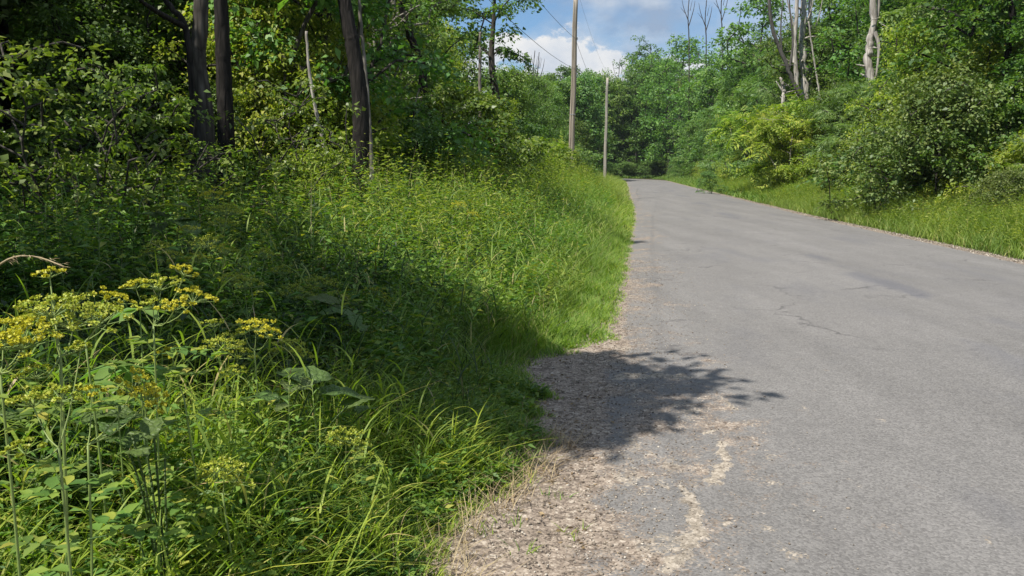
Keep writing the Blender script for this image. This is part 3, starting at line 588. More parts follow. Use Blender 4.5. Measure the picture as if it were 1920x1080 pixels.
# right verge
hr = lambda x, y: np.interp(x-xr(y), [0, .4, 1.2, 3, 4.5], [.12, .30, .55, .95, 1.1])*(.7+.6*fbm(x*.8, y*.8))
def rgrass(name, label, n, y0, y1, a, b, w, m, pw, K=2):
    x, y = scatter(n, y0, y1, lambda t: xr(t)+a, lambda t: xr(t)+b, pw); k = x/y < .74; x, y = x[k], y[k]; n = len(x)
    m_ = MB(); blades(m_, np.stack([x, y, np.zeros(n)], 1), hr(x, y)*rng.uniform(.7, 1.4, n), rng.uniform(0, 6.28, n), rng.uniform(.05, .4, n), rng.uniform(.2, .8, n), w*rng.uniform(.6, 1.3, n), K, .3)
    return tag(ob(name, m_.mesh(name, m)), label, 'grass', kind='stuff')
rgrass('roadside_grass', 'sunlit yellow green grass along the right road edge', 42000, 11, 40, .22, 4.2, .014, M['grass'], 1.1)
rgrass('distant_roadside_grass', 'sunlit grass along the far right road edge', 26000, 38, 140, .2, 4.5, .045, M['grass'], 1.3)
weeds('roadside_weeds', 'leafy weeds between right road edge and shrubs', 8000, 11, 70, lambda y: xr(y)+.7, lambda y: xr(y)+5, 1.15, .10, 12, M['weed_yel'], pw=1.3, hfun=hr, keepf=lambda x, y: (x/y < .74))
weeds('roadside_green_weeds', 'darker green weeds at the foot of the right shrubs', 5000, 13, 70, lambda y: xr(y)+1.4, lambda y: xr(y)+5, 1.2, .11, 12, M['weed'], pw=1.3, hfun=hr, keepf=lambda x, y: (x/y < .74))
n = 9000; x = rng.uniform(12, 42, n); y = rng.uniform(146, 158, n); k = x > 10; m_ = MB()
blades(m_, np.stack([x, y, np.zeros(n)], 1), rng.uniform(.25, .7, n), rng.uniform(0, 6.28, n), rng.uniform(.05, .4, n), rng.uniform(.2, .8, n), np.full(n, .12), 2, .3)
tag(ob('bend_grass', m_.mesh('bend_grass', M['grass'])), 'pale green grass on the outside of the road bend', 'grass', kind='stuff')
# dry litter and small herbs on the bare shoulder
x, y = scatter(1000, 2.4, 7.1, lambda t: xv(t)-.5, lambda t: xl(t)+.2); k = fbm(x*3, y*3) > .45; x, y = x[k], y[k]; n = len(x); m_ = MB()
kites(m_, np.stack([x, y, np.full(n, .022)], 1), nrm(rng.normal(0, 1, (n, 3))*[1, 1, .15]), nrm(np.array([0, 0, 1.])+rng.normal(0, .5, (n, 3))), rng.uniform(.012, .045, n), rng.uniform(.004, .018, n))
tag(ob('dead_leaves', m_.mesh('dead_leaves', M['litter'])), 'brown dead leaf scraps on the bare gravel shoulder', 'leaf litter', kind='stuff')
x, y = scatter(2600, 2.3, 4.6, lambda t: xv(t)-.75, lambda t: xv(t)+.15); n = len(x); m_ = MB()
blades(m_, np.stack([x, y, np.full(n, .01)], 1), rng.uniform(.04, .16, n), rng.uniform(0, 6.28, n), rng.uniform(.3, 1.4, n), rng.uniform(.2, 1, n), np.full(n, .004), 3)
tag(ob('dry_grass', m_.mesh('dry_grass', M['dry'])), 'straw coloured dead grass at the edge of the gravel', 'dry grass', kind='stuff')

exec_later = []
# ---------------------------------------------------------------- canopy trees that shade the foreground
poly = np.array([(1.3, 5.9), (1.0, 6.2), (.15, 6.35), (-1.2, 7.7), (-2.5, 10.3), (-3.3, 14.3), (-4.2, 20), (-22, 22), (-22, 2.6), (-4, 2.6), (-2.4, 2.75), (-1.3, 3.2), (-.5, 3.95), (.2, 4.35), (1.0, 5.1)])
holes = [(.80, 5.85, .22), (-2.6, 6.9, .3), (-3.2, 5.4, .35), (-1.6, 5.2, .25), (-1.3, 7.6, .3)]
rays = [(-4.9, 16, 3.6, 1.9), (-5.6, 15.2, 3.0, 1.2), (-1.25, 2.0, 1.25, .42), (-1.0, 2.5, 1.3, .42), (-1.1, 2.2, .9, .3), (-4.9, 8.2, 2.3, 1.3), (-5.6, 8.2, 2.3, .9), (-4.2, 8.4, 1.9, .6), (-5.4, 17.5, 4.5, 2.5), (-4.2, 19, 5.0, 2.2), (-6.8, 19, 6, 2), (-5.5, 13.0, 4.6, .5), (-2.0, 2.6, 1.2, .5)]
def inpoly(x, y):
    c = np.zeros(x.shape, bool); j = len(poly)-1
    for i in range(len(poly)):
        xi, yi = poly[i]; xj, yj = poly[j]; cond = ((yi > y) != (yj > y)) & (x < (xj-xi)*(y-yi)/(yj-yi+1e-9)+xi); c ^= cond; j = i
    return c
nC = 9000; cx = rng.uniform(-18, 0, nC); cyy = rng.uniform(-6, 20, nC); cz = rng.uniform(6.2, 9.5, nC)
def shadow(x, y, z, zt): k = (z-zt)/math.tan(SUN_EL); return x-SUN_H[0]*k, y-SUN_H[1]*k
sx, sy_ = shadow(cx, cyy, cz, .5)
ok = np.ones(nC, bool)
for dx, dy in ((0, 0), (.3, 0), (-.3, 0), (0, .24), (0, -.24)): ok &= inpoly(sx+dx, sy_+dy)
for hx, hy, hrad in holes: ok &= np.hypot(sx-hx, sy_-hy) > hrad+.4
for hx, hy, hz, hrad in rays:
    dv = np.stack([cx-hx, cyy-hy, cz-hz], 1); al = dv@TOSUN; ok &= np.linalg.norm(dv-al[:, None]*TOSUN[None], axis=1) > hrad+.35
ok &= (fbm(cx*.6+4, cyy*.6+9) > .36) | (sx > -1.2) | (sy_ > 15)
ok &= (cz-EYE)/np.maximum(cyy, .1) > .26
C = np.stack([cx, cyy, cz], 1)[ok]
keepn = []; cell = set()
for c in C:
    k = (round(c[0]/.55), round(c[1]/.55), round(c[2]/1.6))
    if k not in cell: cell.add(k); keepn.append(c)
C = np.array(keepn)
tips = [(1.22, 5.88), (1.05, 5.82), (.88, 5.72), (.72, 5.6), (.70, 6.4), (.45, 6.35), (.2, 6.3), (.55, 5.2)]
C = np.concatenate([C, [[tx+SUN_H[0]*hz/math.tan(SUN_EL), ty+SUN_H[1]*hz/math.tan(SUN_EL), hz] for (tx, ty), hz in zip(tips, (6.6, 6.7, 6.8, 6.9, 6.7, 6.8, 6.9, 6.7))]])
def T_pts(pts): return [at(*p) for p in pts]
trees_sh = [
    ('shade_tree', (-5.6, .6, 0), .22, 'bark', None, 'leafy tree left of the camera whose crown shades the gravel'),
    ('shade_tree', (-8.2, 6.3, 0), .24, 'bark', None, 'leafy tree standing in the left verge outside the picture'),
    ('shade_tree', (-11.5, 12.0, 0), .24, 'bark', None, 'leafy tree deep in the left forest edge outside the picture'),
    ('forest_tree', tuple(at(392, 600, 12.5)[:2])+(0,), .16, 'bark', [(378, 0, 12.5), (371, 110, 12.5), (386, 240, 12.5)], 'grey trunked tree with a mottled lit patch, leftmost of the big dark forest trunks'),
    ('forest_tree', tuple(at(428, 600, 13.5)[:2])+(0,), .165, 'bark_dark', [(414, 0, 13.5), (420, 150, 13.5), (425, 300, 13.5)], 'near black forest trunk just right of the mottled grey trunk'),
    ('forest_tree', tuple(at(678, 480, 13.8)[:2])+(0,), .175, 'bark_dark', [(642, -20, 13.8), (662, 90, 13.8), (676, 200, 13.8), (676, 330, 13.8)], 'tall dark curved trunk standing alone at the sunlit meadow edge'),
]
bases = np.array([t[1][:2] for t in trees_sh]); own = np.argmin(np.linalg.norm(C[:, None, :2]-bases[None], axis=2)+np.array([0, 0, 0, .8, .8, 1.2]), axis=1)
for i, (nm, b, r0, bk, pts, lab) in enumerate(trees_sh):
    b = np.array(b); cl = C[own == i]-b
    if pts: tp = [np.zeros(3)]+[at(*p)-b for p in reversed(pts)]; d = tp[-1]-tp[-2]; tp.append(tp[-1]+d/np.linalg.norm(d)*5+np.array([0, 0, .5]))
    else: tp = [np.zeros(3), np.array([.1, .15, 2.5]), np.array([.3, .1, 5]), np.array([.4, .5, 8.5])]
    if len(cl) < 3: cl = np.array([[0, 0, 8.], [.8, 0, 8.5], [-.5, -.7, 9]])
    w, c = grow_tree(9, r0, 0, 1, len(cl), 190, .15, 50+i, clumps=cl, trunk_pts=np.array(tp), cr=(.38, .6))
    e = empty(nm, b, lab, 'tree'); ob('trunk', w.mesh('trunk', M[bk], True), e); ob('crown', c.mesh('crown', M['leaf_mid']), e)

# ---------------------------------------------------------------- left forest
gl = 'crowded trees of the left forest'
def free(x, y, used, r):
    for a, b in used:
        if (a-x)**2+(b-y)**2 < r*r: return False
    used.append((x, y)); return True
used = []
rnd = random.Random(11)
def far_words(u):
    px = 960+FPX*u; w = [(900, 'behind the overhanging tree'), (965, 'under the bare grey treetops'), (1015, 'left of the nearer pole'), (1062, 'directly behind the nearer pole'), (1100, 'between the two poles'), (1134, 'directly behind the second pole'), (1165, 'just right of the second pole'), (1200, 'left of the leaning oak'), (1225, 'around the leaning oak'), (1265, 'right of the leaning oak'), (1320, 'well right of the leaning oak')]
    return min(w, key=lambda q: abs(q[0]-px))[1]
def place_words(x, y):
    px = 960+FPX*x/y
    if x < 0 or px < 960:
        w = [(-400, 'beyond the left picture edge'), (0, 'at the far left'), (200, 'behind the glossy vine shrub'), (380, 'left of the mottled grey trunk'), (520, 'just right of the near black trunk'), (650, 'left of the curved trunk'), (740, 'just right of the curved trunk'), (830, 'behind the rounded vine shrub'), (900, 'left of the overhanging tree'), (960, 'under the overhanging tree')]
    else:
        w = [(1290, 'right of the leaning oak'), (1350, 'above the pale bush on the verge'), (1420, 'left of the broken snag'), (1480, 'behind the broken snag'), (1560, 'about the three pale dead trunks'), (1620, 'left of the thick split dead trunk'), (1680, 'about the thick split dead trunk'), (1790, 'above the large brushy shrub'), (1920, 'near the right picture edge'), (9999, 'beyond the right picture edge')]
    t = min(w, key=lambda q: abs(q[0]-px))[1]
    return t+(', close by' if y < 30 else ', farther back' if y < 50 else ', far off' if y < 80 else ', farthest off')
SHORT = lambda l: l.replace(' in the crowded left forest', '').replace(' in the left forest', '').replace(' in the wood right of the road', '').replace(' leafy to the ground', '').replace(' with feathery compound leaves', ', feathery').replace(' right of the road', '').replace(' along the right verge', '').replace(' far along the right side', '').replace(' higher behind others', ' behind others').replace(' far along the right verge', '')
def row(y0, y1, step, xf, jit, keys, Hr, name, labels, cat, group, wide=(.9, 1.2), minr=2.0, cond=None):
    y = y0; c = 0
    while y < y1:
        yy_ = y+rnd.uniform(-.4, .4)*step; x = xf(yy_)+rnd.uniform(-jit, jit)
        key = rnd.choice(keys); H = rnd.uniform(*Hr)
        if abs(x/max(yy_, 1)) < .80 and (cond is None or cond(x, yy_, H)) and free(x, yy_, used, minr):
            lb = labels[key] if isinstance(labels, dict) else labels
            lb = SHORT(lb)+' '+place_words(x, yy_)
            if H > 14: lb = 'very '+lb if lb.startswith('tall') else lb
            plant_tree(key, name, x, yy_, H, lb, cat, group, rz=rnd.uniform(0, 6.28), wide=rnd.uniform(*wide)); c += 1
        y += step
    return c
LT = {'tall1': 'tall mid green tree in the crowded left forest', 'tall2': 'tall dark green tree in the crowded left forest', 'tall3': 'tall yellow green tree in the crowded left forest',
      'edge1': 'bushy mid green tree leafy to the ground in the left forest', 'edge2': 'bushy yellow green tree leafy to the ground in the left forest', 'edge3': 'bushy dark green tree leafy to the ground in the left forest',
      'ash': 'blue green tree with feathery compound leaves in the left forest', 'thin': 'slender young tree with light foliage in the left forest'}
def GL(k): return gl
tall_ok = lambda x, y, H: x < -.02*y-2.6
row(17, 62, 2.6, lambda y: -.02*y-3.6, .5, ['thin', 'tall3', 'edge2', 'edge1'], (8, 12), 'forest_tree', LT, 'tree', gl, minr=2.0, cond=tall_ok)
row(19, 64, 3.4, lambda y: -.02*y-7.0, 1.0, ['tall3', 'tall1', 'edge2', 'ash', 'thin'], (11, 16), 'forest_tree', LT, 'tree', gl, minr=2.2)
for k, (off, st) in enumerate(((10.5, 3.4), (14.5, 3.8), (19, 4.2), (24, 4.5), (30, 5))):
    row(18, 60, st, lambda y, off=off: -.02*y-off, 1.3, ['tall1', 'tall2', 'edge1', 'edge3', 'edge2'], (9, 17), 'forest_tree', LT, 'tree', gl, minr=2.6)
# dark understorey straight behind the near trunks
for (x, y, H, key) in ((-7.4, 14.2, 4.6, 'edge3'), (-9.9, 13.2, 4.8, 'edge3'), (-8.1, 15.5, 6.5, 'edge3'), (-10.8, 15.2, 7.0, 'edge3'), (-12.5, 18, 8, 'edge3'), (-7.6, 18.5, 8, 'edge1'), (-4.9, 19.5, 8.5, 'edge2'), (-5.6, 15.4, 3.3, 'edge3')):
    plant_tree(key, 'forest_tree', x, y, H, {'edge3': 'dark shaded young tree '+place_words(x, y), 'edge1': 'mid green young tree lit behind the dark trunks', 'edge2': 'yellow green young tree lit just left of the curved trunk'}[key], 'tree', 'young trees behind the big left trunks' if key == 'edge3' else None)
# named left shrubs
plant_tree('spray', 'vine_shrub', *at(60, 330, 8.2)[:2], 2.95, 'sunlit glossy leaved loose shrub at the far left before the dark forest', 'shrub', wide=1.0, rz=1)
plant_tree('spray', 'vine_shrub', *at(165, 330, 8.6)[:2], 2.8, 'second loose glossy leaved shrub just right of the far left one', 'shrub', wide=.9, rz=3)
plant_tree('spray', 'vine_shrub', *at(300, 330, 9.6)[:2], 2.7, 'dim loose shrub with hanging sprays left of the mottled grey trunk', 'shrub', wide=.9, rz=5)
plant_tree('spray', 'vine_shrub', *at(560, 330, 12.0)[:2], 3.0, 'loose sprays of leaves left of the curved dark trunk', 'shrub', wide=.9, rz=4.2)
plant_tree('mound', 'vine_shrub', *at(870, 300, 24)[:2], 4.0, 'rounded vine covered shrub right of the curved trunk at the forest edge', 'shrub', rz=2)
plant_tree('mound', 'vine_shrub', *at(760, 300, 21)[:2], 3.2, 'lower dark vine shrub between the curved trunk and the rounded vine shrub', 'shrub', rz=4)
plant_tree('edge2', 'young_tree', *at(540, 300, 17.5)[:2], 6.8, 'bright yellow green young tree between the dark trunks', 'tree', rz=.4, wide=.9)
plant_tree('edge2', 'young_tree', *at(490, 300, 16)[:2], 6.2, 'sunlit yellow green sapling close right of the near black trunk', 'tree', rz=2.1, wide=.75)
plant_tree('edge2', 'young_tree', *at(595, 300, 16.5)[:2], 5.4, 'sunlit yellow green sapling behind the thin leaning dead stem', 'tree', rz=3.3, wide=.75)
plant_tree('shrub1', 'leafy_shrub', *at(600, 340, 12.2)[:2], 2.0, 'small light green shrub against the foot of the curved dark trunk', 'shrub', wide=.6)
plant_tree('sumac', 'sumac_shrub', *at(1010, 300, 31)[:2], 2.9, 'drooping feathery sumac shrub left of the nearer utility pole', 'shrub', wide=1.1)
plant_tree('sumac', 'sumac_shrub', *at(965, 300, 27)[:2], 2.8, 'second feathery sumac shrub nearer the rounded vine shrub', 'shrub')
for i, (px, Y, H, key) in enumerate([(930, 33, 4.5, 'edge2'), (985, 44, 6.2, 'edge3'), (950, 40, 6.5, 'edge1'), (1015, 52, 5.8, 'edge3'), (1040, 46, 3.4, 'shrub1'), (1060, 60, 4.5, 'edge1'), (1000, 62, 8.5, 'edge1'), (965, 56, 8.5, 'edge3'), (905, 28, 3.4, 'shrub2'), (820, 19, 2.4, 'shrub1'), (725, 17.5, 2.6, 'shrub2'), (1030, 75, 9, 'edge1'), (1078, 84, 7, 'edge3'), (985, 80, 11, 'edge3')]):
    p = at(px, 318, Y); lab = {'edge1': 'mid green bushy tree along the forest edge left of the poles', 'edge2': 'yellow green bushy tree along the forest edge left of the poles', 'edge3': 'dark green bushy tree along the forest edge left of the poles', 'shrub1': 'low yellow green shrub along the left forest edge', 'shrub2': 'low blue green shrub along the left forest edge'}[key]; lab = lab.replace('along the forest edge left of the poles', place_words(p[0], p[1])).replace('along the left forest edge', place_words(p[0], p[1]))
    plant_tree(key, 'edge_shrub' if 'shrub' in key else 'edge_tree', p[0], p[1], H, lab, 'shrub' if 'shrub' in key else 'tree', 'bushes and low trees along the left forest edge', rz=rnd.uniform(0, 6))
for i, (px, Y, H, key) in enumerate([(735, 16.6, 1.9, 'shrub1'), (790, 18, 2.1, 'shrub1'), (835, 21, 2.3, 'sumac'), (880, 21.5, 2.0, 'shrub1'), (915, 24, 2.3, 'shrub2'), (945, 26, 2.2, 'shrub1'), (975, 30, 2.5, 'mound'), (1000, 35, 2.6, 'shrub1'), (1030, 38, 2.7, 'sumac'), (1048, 43, 2.8, 'shrub2'), (1062, 52, 2.6, 'shrub1'), (1090, 60, 2.0, 'shrub2'), (700, 22, 3.6, 'edge2'), (660, 19, 4.2, 'edge2'), (610, 16.5, 3.4, 'shrub1')]):
    p = at(px, 318, Y); plant_tree(key, 'meadow_shrub', p[0], Y, H, {'shrub1': 'low yellow green shrub', 'shrub2': 'low soft green shrub', 'sumac': 'low feathery shrub', 'mound': 'low vine covered shrub', 'edge2': 'bright young bushy tree'}[key]+' behind the meadow, '+place_words(p[0], Y), 'shrub', 'low shrubs at the back of the left meadow', rz=i, wide=1.1)
# tall tree overhanging at the edge of the sky gap
b = at(935, 318, 34); b[2] = 0
tp = [np.zeros(3)]+[at(px, py, 34)-b for px, py in ((936, 230), (922, 120), (926, 30), (930, -60))]
cl = np.array([at(px, py, 34+rnd.uniform(-2, 2))-b for px, py in ((960, 8), (985, -5), (940, 15), (905, 25), (975, 105), (955, 175), (900, 60), (945, 60), (880, 20), (915, -20), (960, -30), (890, 90), (945, 95), (930, 140), (870, 60), (1000, -30), (975, -60), (900, -60), (940, -90), (850, 10), (860, -40), (900, 150), (935, 190), (880, 130))])
w, c = grow_tree(9, .26, 0, 1, len(cl), 170, .16, 77, clumps=cl, trunk_pts=np.array(tp), cr=(.45, .85))
e = empty('overhanging_tree', b, 'tall grey trunked tree whose ragged crown borders the sky gap on the left', 'tree'); ob('trunk', w.mesh('trunk', M['bark'], True), e); ob('crown', c.mesh('crown', M['leaf_dark']), e)
def bare(name, label, Y, path, r, m, branches=(), group=None, cat='dead tree', sides=8):
    """leafless tree: path of photo spots at distance Y from top to foot, branches as further paths"""
    b = at(path[-1][0], 318, Y); b[2] = 0
    P = spline([at(px, py, Y)-b for px, py in path[::-1]], 14); P = np.concatenate([[P[0]*[1, 1, 0]-[0, 0, .05]], P]); P[0][0] = P[1][0]; 
    rr = np.linspace(r, r*.55, len(P)); m_ = MB(); P = spline(P, 40)+np.random.default_rng(int(Y*7)).normal(0, r*.10, (40, 3)); rr = np.interp(np.linspace(0, 1, 40), np.linspace(0, 1, len(rr)), rr); tube(m_, P, rr, 12, lump=.09); P = P[::3]; P = np.concatenate([P, P[-1:]]) if len(P) < 14 else P
    e = empty(name, b, label, cat, group); ob('trunk', m_.mesh('trunk', m, True), e)
    if r > .12 and cat == 'dead tree':
        for _ in range(5):
            q = P[rnd.randrange(5, 14)]; a = rnd.uniform(0, 6.28); l = rnd.uniform(.3, 1.1); m_ = MB(); tube(m_, [q, q+np.array([math.cos(a)*l*.5, math.sin(a)*l*.5, l*.12]), q+np.array([math.cos(a)*l, math.sin(a)*l, l*rnd.uniform(-.1, .5)])], [r*.28, r*.2, r*.08], 6, lump=.1); ob('branch', m_.mesh('branch', m, True), e)
    for br in branches:
        Q = spline([at(px, py, Y+dy_)-b for px, py, dy_ in br[1:]], 8); m_ = MB(); tube(m_, Q, np.linspace(br[0], br[0]*.3, 8), 6, lump=.05)
        ob('branch', m_.mesh('branch', m, True), e)
    return e
bare('leaning_snag', 'thin pale dead stem leaning between the black and curved trunks', 12.8, [(574, 60), (582, 150), (595, 220), (607, 270), (613, 330)], .035, M['dead'])
bare('sapling_stem', 'slim grey sapling stem hugging the right side of the curved trunk', 14.6, [(672, -10), (684, 120), (692, 220), (697, 330)], .045, M['bark_pale'])
bare('slender_tree', 'dark leaning trunk high behind the curved trunk', 24, [(740, -40), (765, 50), (790, 130), (800, 230), (800, 318)], .17, M['bark_dark'], cat='tree', branches=[(.07, (752, 10, 0), (770, -20, -.5), (800, -50, -1))])
bare('slender_tree', 'slim pale trunk left of the overhanging tree', 33, [(900, 60), (900, 150), (902, 318)], .09, M['bark_pale'], cat='tree')
bare('forest_branch_tree', 'dark tree with a long sloping limb at the top left', 11.8, [(290, -30), (318, 10), (350, 60), (362, 200), (360, 330)], .06, M['bark_dark'], cat='tree', branches=[(.045, (345, 50, 0), (300, 25, -.5), (262, 0, -1), (240, -30, -1.4))])

# ---------------------------------------------------------------- far trees beyond the bend
gf = 'trees closing the view beyond the bend'
farl = {'far1': 'broad mid green tree in the row beyond the road bend', 'far2': 'open crowned dark tree in the row beyond the road bend', 'far3': 'low dense blue green tree in the row beyond the road bend'}
for i in range(26):
    u = -.03+i*.0088; Y = rnd.uniform(150, 165); key = rnd.choice(['far1', 'far2', 'far1'])
    H = np.interp(u, [-.03, .03, .06, .1, .125, .15, .165, .2], [20, 20.5, 21, 21, 18.5, 19, 25, 24])*rnd.uniform(.92, 1.03)
    plant_tree(key, 'distant_tree', u*Y, Y, H, farl[key].replace('in the row beyond', 'beyond')+', '+far_words(u), 'tree', gf, rz=rnd.uniform(0, 6), wide=rnd.uniform(.8, 1.05))
for i in range(22):
    u = -.02+i*.0098; Y = rnd.uniform(146, 152) if u > .1 else rnd.uniform(112, 130)
    if u > .1: Y = rnd.uniform(158, 164)
    plant_tree('far3', 'distant_tree', u*Y, Y-4, rnd.uniform(7.5, 12), farl['far3'].replace('in the row beyond', 'beyond')+', '+far_words(u), 'tree', gf, rz=rnd.uniform(0, 6))
for i in range(10):
    u = .0+i*.011; Y = rnd.uniform(100, 112)
    plant_tree(rnd.choice(['far1', 'far3']), 'distant_tree', u*Y-1.2, Y, rnd.uniform(10, 14), 'mid height green tree, '+far_words((u*Y-1.2)/Y), 'tree', 'trees behind the far utility poles', rz=rnd.uniform(0, 6))
for i in range(24):
    a = i/24; Y = 178+rnd.uniform(0, 14); u = -.12+a*.42
    plant_tree(rnd.choice(['far1', 'far2']), 'distant_tree', u*Y, Y, rnd.uniform(17, 22), 'tall tree in the hindmost row, '+far_words(u), 'tree', 'hindmost trees beyond the bend', rz=rnd.uniform(0, 6))
for i in range(12):
    u = .105+i*.0105; Y = 149+rnd.uniform(-1, 2)
    plant_tree('shrub2', 'distant_shrub', u*Y, Y, rnd.uniform(2.5, 4), 'low green shrub beyond the road bend, '+far_words(u), 'shrub', 'shrubs on the far side of the bend', rz=rnd.uniform(0, 6), wide=1.3)
for u, Y, H in ((.196, 146, 22), (.208, 140, 24), (.186, 156, 19), (.155, 150, 15), (.178, 158, 14)):
    plant_tree('far1', 'distant_tree', u*Y, Y, H, {.196: 'tall tree just right of the leaning oak', .208: 'tallest tree where the treeline rises right of the oak', .186: 'tree touching the right side of the leaning oak', .178: 'lower tree under the leaning oak crown'}[u] if u > .17 else 'lower tree left of the leaning oak', 'tree', 'trees either side of the leaning oak' if u > .17 else None, rz=rnd.uniform(0, 6))
for u, Y, H in ((.148, 158, 12), (.160, 157, 11), (.171, 158, 12), (.183, 156, 13)):
    plant_tree('far3', 'distant_tree', u*Y, Y, H, {.148: 'leftmost', .160: 'second', .171: 'third', .183: 'rightmost'}[u]+' bushy tree in front of the foot of the leaning oak', 'tree', 'bushy trees before the leaning oak', rz=rnd.uniform(0, 6))
# leaning oak against the gap of sky
b = at(1196, 318, 168); b[2] = 0
tp = [np.zeros(3)]+[at(px, py, 168)-b for px, py in ((1200, 235), (1206, 205), (1222, 170), (1228, 140), (1222, 105))]
cl = np.array([at(1214+rnd.gauss(0, 22), 128+rnd.gauss(0, 20), 168+rnd.uniform(-3, 3))-b for _ in range(60)])
w, c = grow_tree(22, .8, 0, 1, len(cl), 90, .36, 78, clumps=cl, trunk_pts=np.array(tp), cr=(.9, 1.7))
e = empty('leaning_oak', b, 'dark oak with a leaning bare trunk against the sky gap above the bend', 'tree'); ob('trunk', w.mesh('trunk', M['bark_dark'], True), e); ob('crown', c.mesh('crown', M['leaf_dark']), e)

# ---------------------------------------------------------------- right forest
usedR = []; used = usedR
gr = 'trees of the wood right of the road'
RT = {'tall1': 'tall mid green tree in the wood right of the road', 'tall2': 'tall dark green tree in the wood right of the road', 'tall3': 'tall yellow green tree in the wood right of the road',
      'edge1': 'bushy mid green tree leafy to the ground right of the road', 'edge2': 'bushy yellow green tree leafy to the ground right of the road', 'edge3': 'bushy dark green tree leafy to the ground right of the road',
      'ash': 'blue green tree with feathery compound leaves right of the road', 'far1': 'broad mid green tree far along the right side', 'far2': 'open crowned dark tree far along the right side', 'far3': 'dense blue green tree far along the right side'}
def dead_gap(x, y, H):
    u = x/y
    return not (y < 52 and (.335 < u < .41 or .44 < u < .485) and H > 5.5)
row(20, 46, 2.3, lambda y: xr(y)+6.0, .6, ['edge2', 'ash', 'edge1', 'edge3', 'edge2'], (5.0, 6.3), 'edge_tree', RT, 'tree', gr, minr=2.0)
row(46, 100, 3.6, lambda y: xr(y)+5.0, .6, ['edge3', 'edge1', 'ash', 'edge1'], (8, 11), 'edge_tree', RT, 'tree', gr, minr=2.2)
row(24, 100, 4.2, lambda y: xr(y)+9.5, .8, ['tall1', 'tall2', 'edge1', 'tall3', 'ash'], (12, 17), 'wood_tree', RT, 'tree', gr, minr=2.8, cond=dead_gap)
row(26, 100, 4.8, lambda y: xr(y)+14.5, 1, ['tall1', 'tall2', 'tall2'], (15, 18), 'wood_tree', RT, 'tree', gr, minr=3)
row(28, 90, 5.5, lambda y: xr(y)+20, 1, ['tall1', 'tall2', 'edge3'], (14, 18), 'wood_tree', RT, 'tree', gr, minr=3)
row(62, 128, 4.6, lambda y: xr(y)+6.3, .8, ['far1', 'far3', 'far2'], (15, 18.5), 'wood_tree', RT, 'tree', gr, minr=2.4)
row(98, 128, 4, lambda y: xr(y)+4.4, .6, ['far3'], (8, 12), 'wood_tree', RT, 'tree', gr, minr=2.0)
row(98, 140, 6, lambda y: xr(y)+13, 1, ['far1', 'far2'], (17, 20), 'wood_tree', RT, 'tree', gr, minr=3)
gs = 'shrubs along the right verge'
RS = {'shrub1': 'yellow green shrub along the right verge', 'shrub2': 'blue green shrub along the right verge', 'brush': 'brushy olive shrub along the right verge', 'mound': 'vine covered shrub along the right verge', 'sumac': 'feathery sumac shrub along the right verge'}
used = []
row(17.5, 100, 1.9, lambda y: xr(y)+3.9, .5, ['shrub1', 'shrub2', 'mound', 'shrub1', 'shrub1', 'sumac', 'mound'], (1.8, 3.4), 'roadside_shrub', RS, 'shrub', gs, minr=1.25)
row(22, 90, 4.1, lambda y: xr(y)+5.2, .5, ['mound', 'sumac', 'shrub2', 'shrub1', 'mound'], (3.2, 4.6), 'roadside_shrub', {k: v.replace('along', 'higher behind others along') for k, v in RS.items()}, 'shrub', 'taller shrubs along the right verge', minr=1.25)
row(97, 135, 3.2, lambda y: xr(y)+3.0, .4, ['shrub2', 'mound'], (2.2, 3.6), 'roadside_shrub', {'shrub2': 'blue green shrub far along the right verge', 'mound': 'vine covered shrub far along the right verge'}, 'shrub', 'shrubs far along the right verge', minr=1.25)
plant_tree('brush', 'brushy_shrub', *at(1765, 330, 24)[:2], 4.4, 'large brushy olive shrub with a dark hollow below, right of the pale dead trunk', 'shrub', wide=1.0)
plant_tree('brush', 'brushy_shrub', *at(1880, 380, 19.5)[:2], 1.6, 'low brownish tangle of brush at the right edge of the photo', 'shrub', wide=1.1)
plant_tree('edge3', 'dark_tree', *at(1860, 318, 25)[:2], 11, 'dark dense tree in the upper right corner', 'tree', wide=1.1)
plant_tree('edge2', 'young_tree', *at(1710, 318, 26)[:2], 6.2, 'yellow green young tree right of the pale dead trunk', 'tree', wide=.9)
plant_tree('shrub2', 'pale_bush', *at(1335, 330, 52)[:2], 1.5, 'small rounded pale green bush alone on the right verge', 'shrub', wide=1.0)
for px, Y, H in ((1450, 46, 5.9), (1476, 43, 4.6), (1503, 45, 5.6), (1560, 42, 5.6), (1585, 44, 6.6), (1618, 33, 5.2), (1660, 32, 4.2)):
    p = at(px, 318, Y); plant_tree(rnd.choice(['edge1', 'ash', 'sumac', 'edge3']), 'edge_tree', p[0], Y, H, 'young tree, '+place_words(p[0], Y), 'tree', 'young trees at the feet of the dead trunks', rz=rnd.uniform(0, 6), wide=1.15)
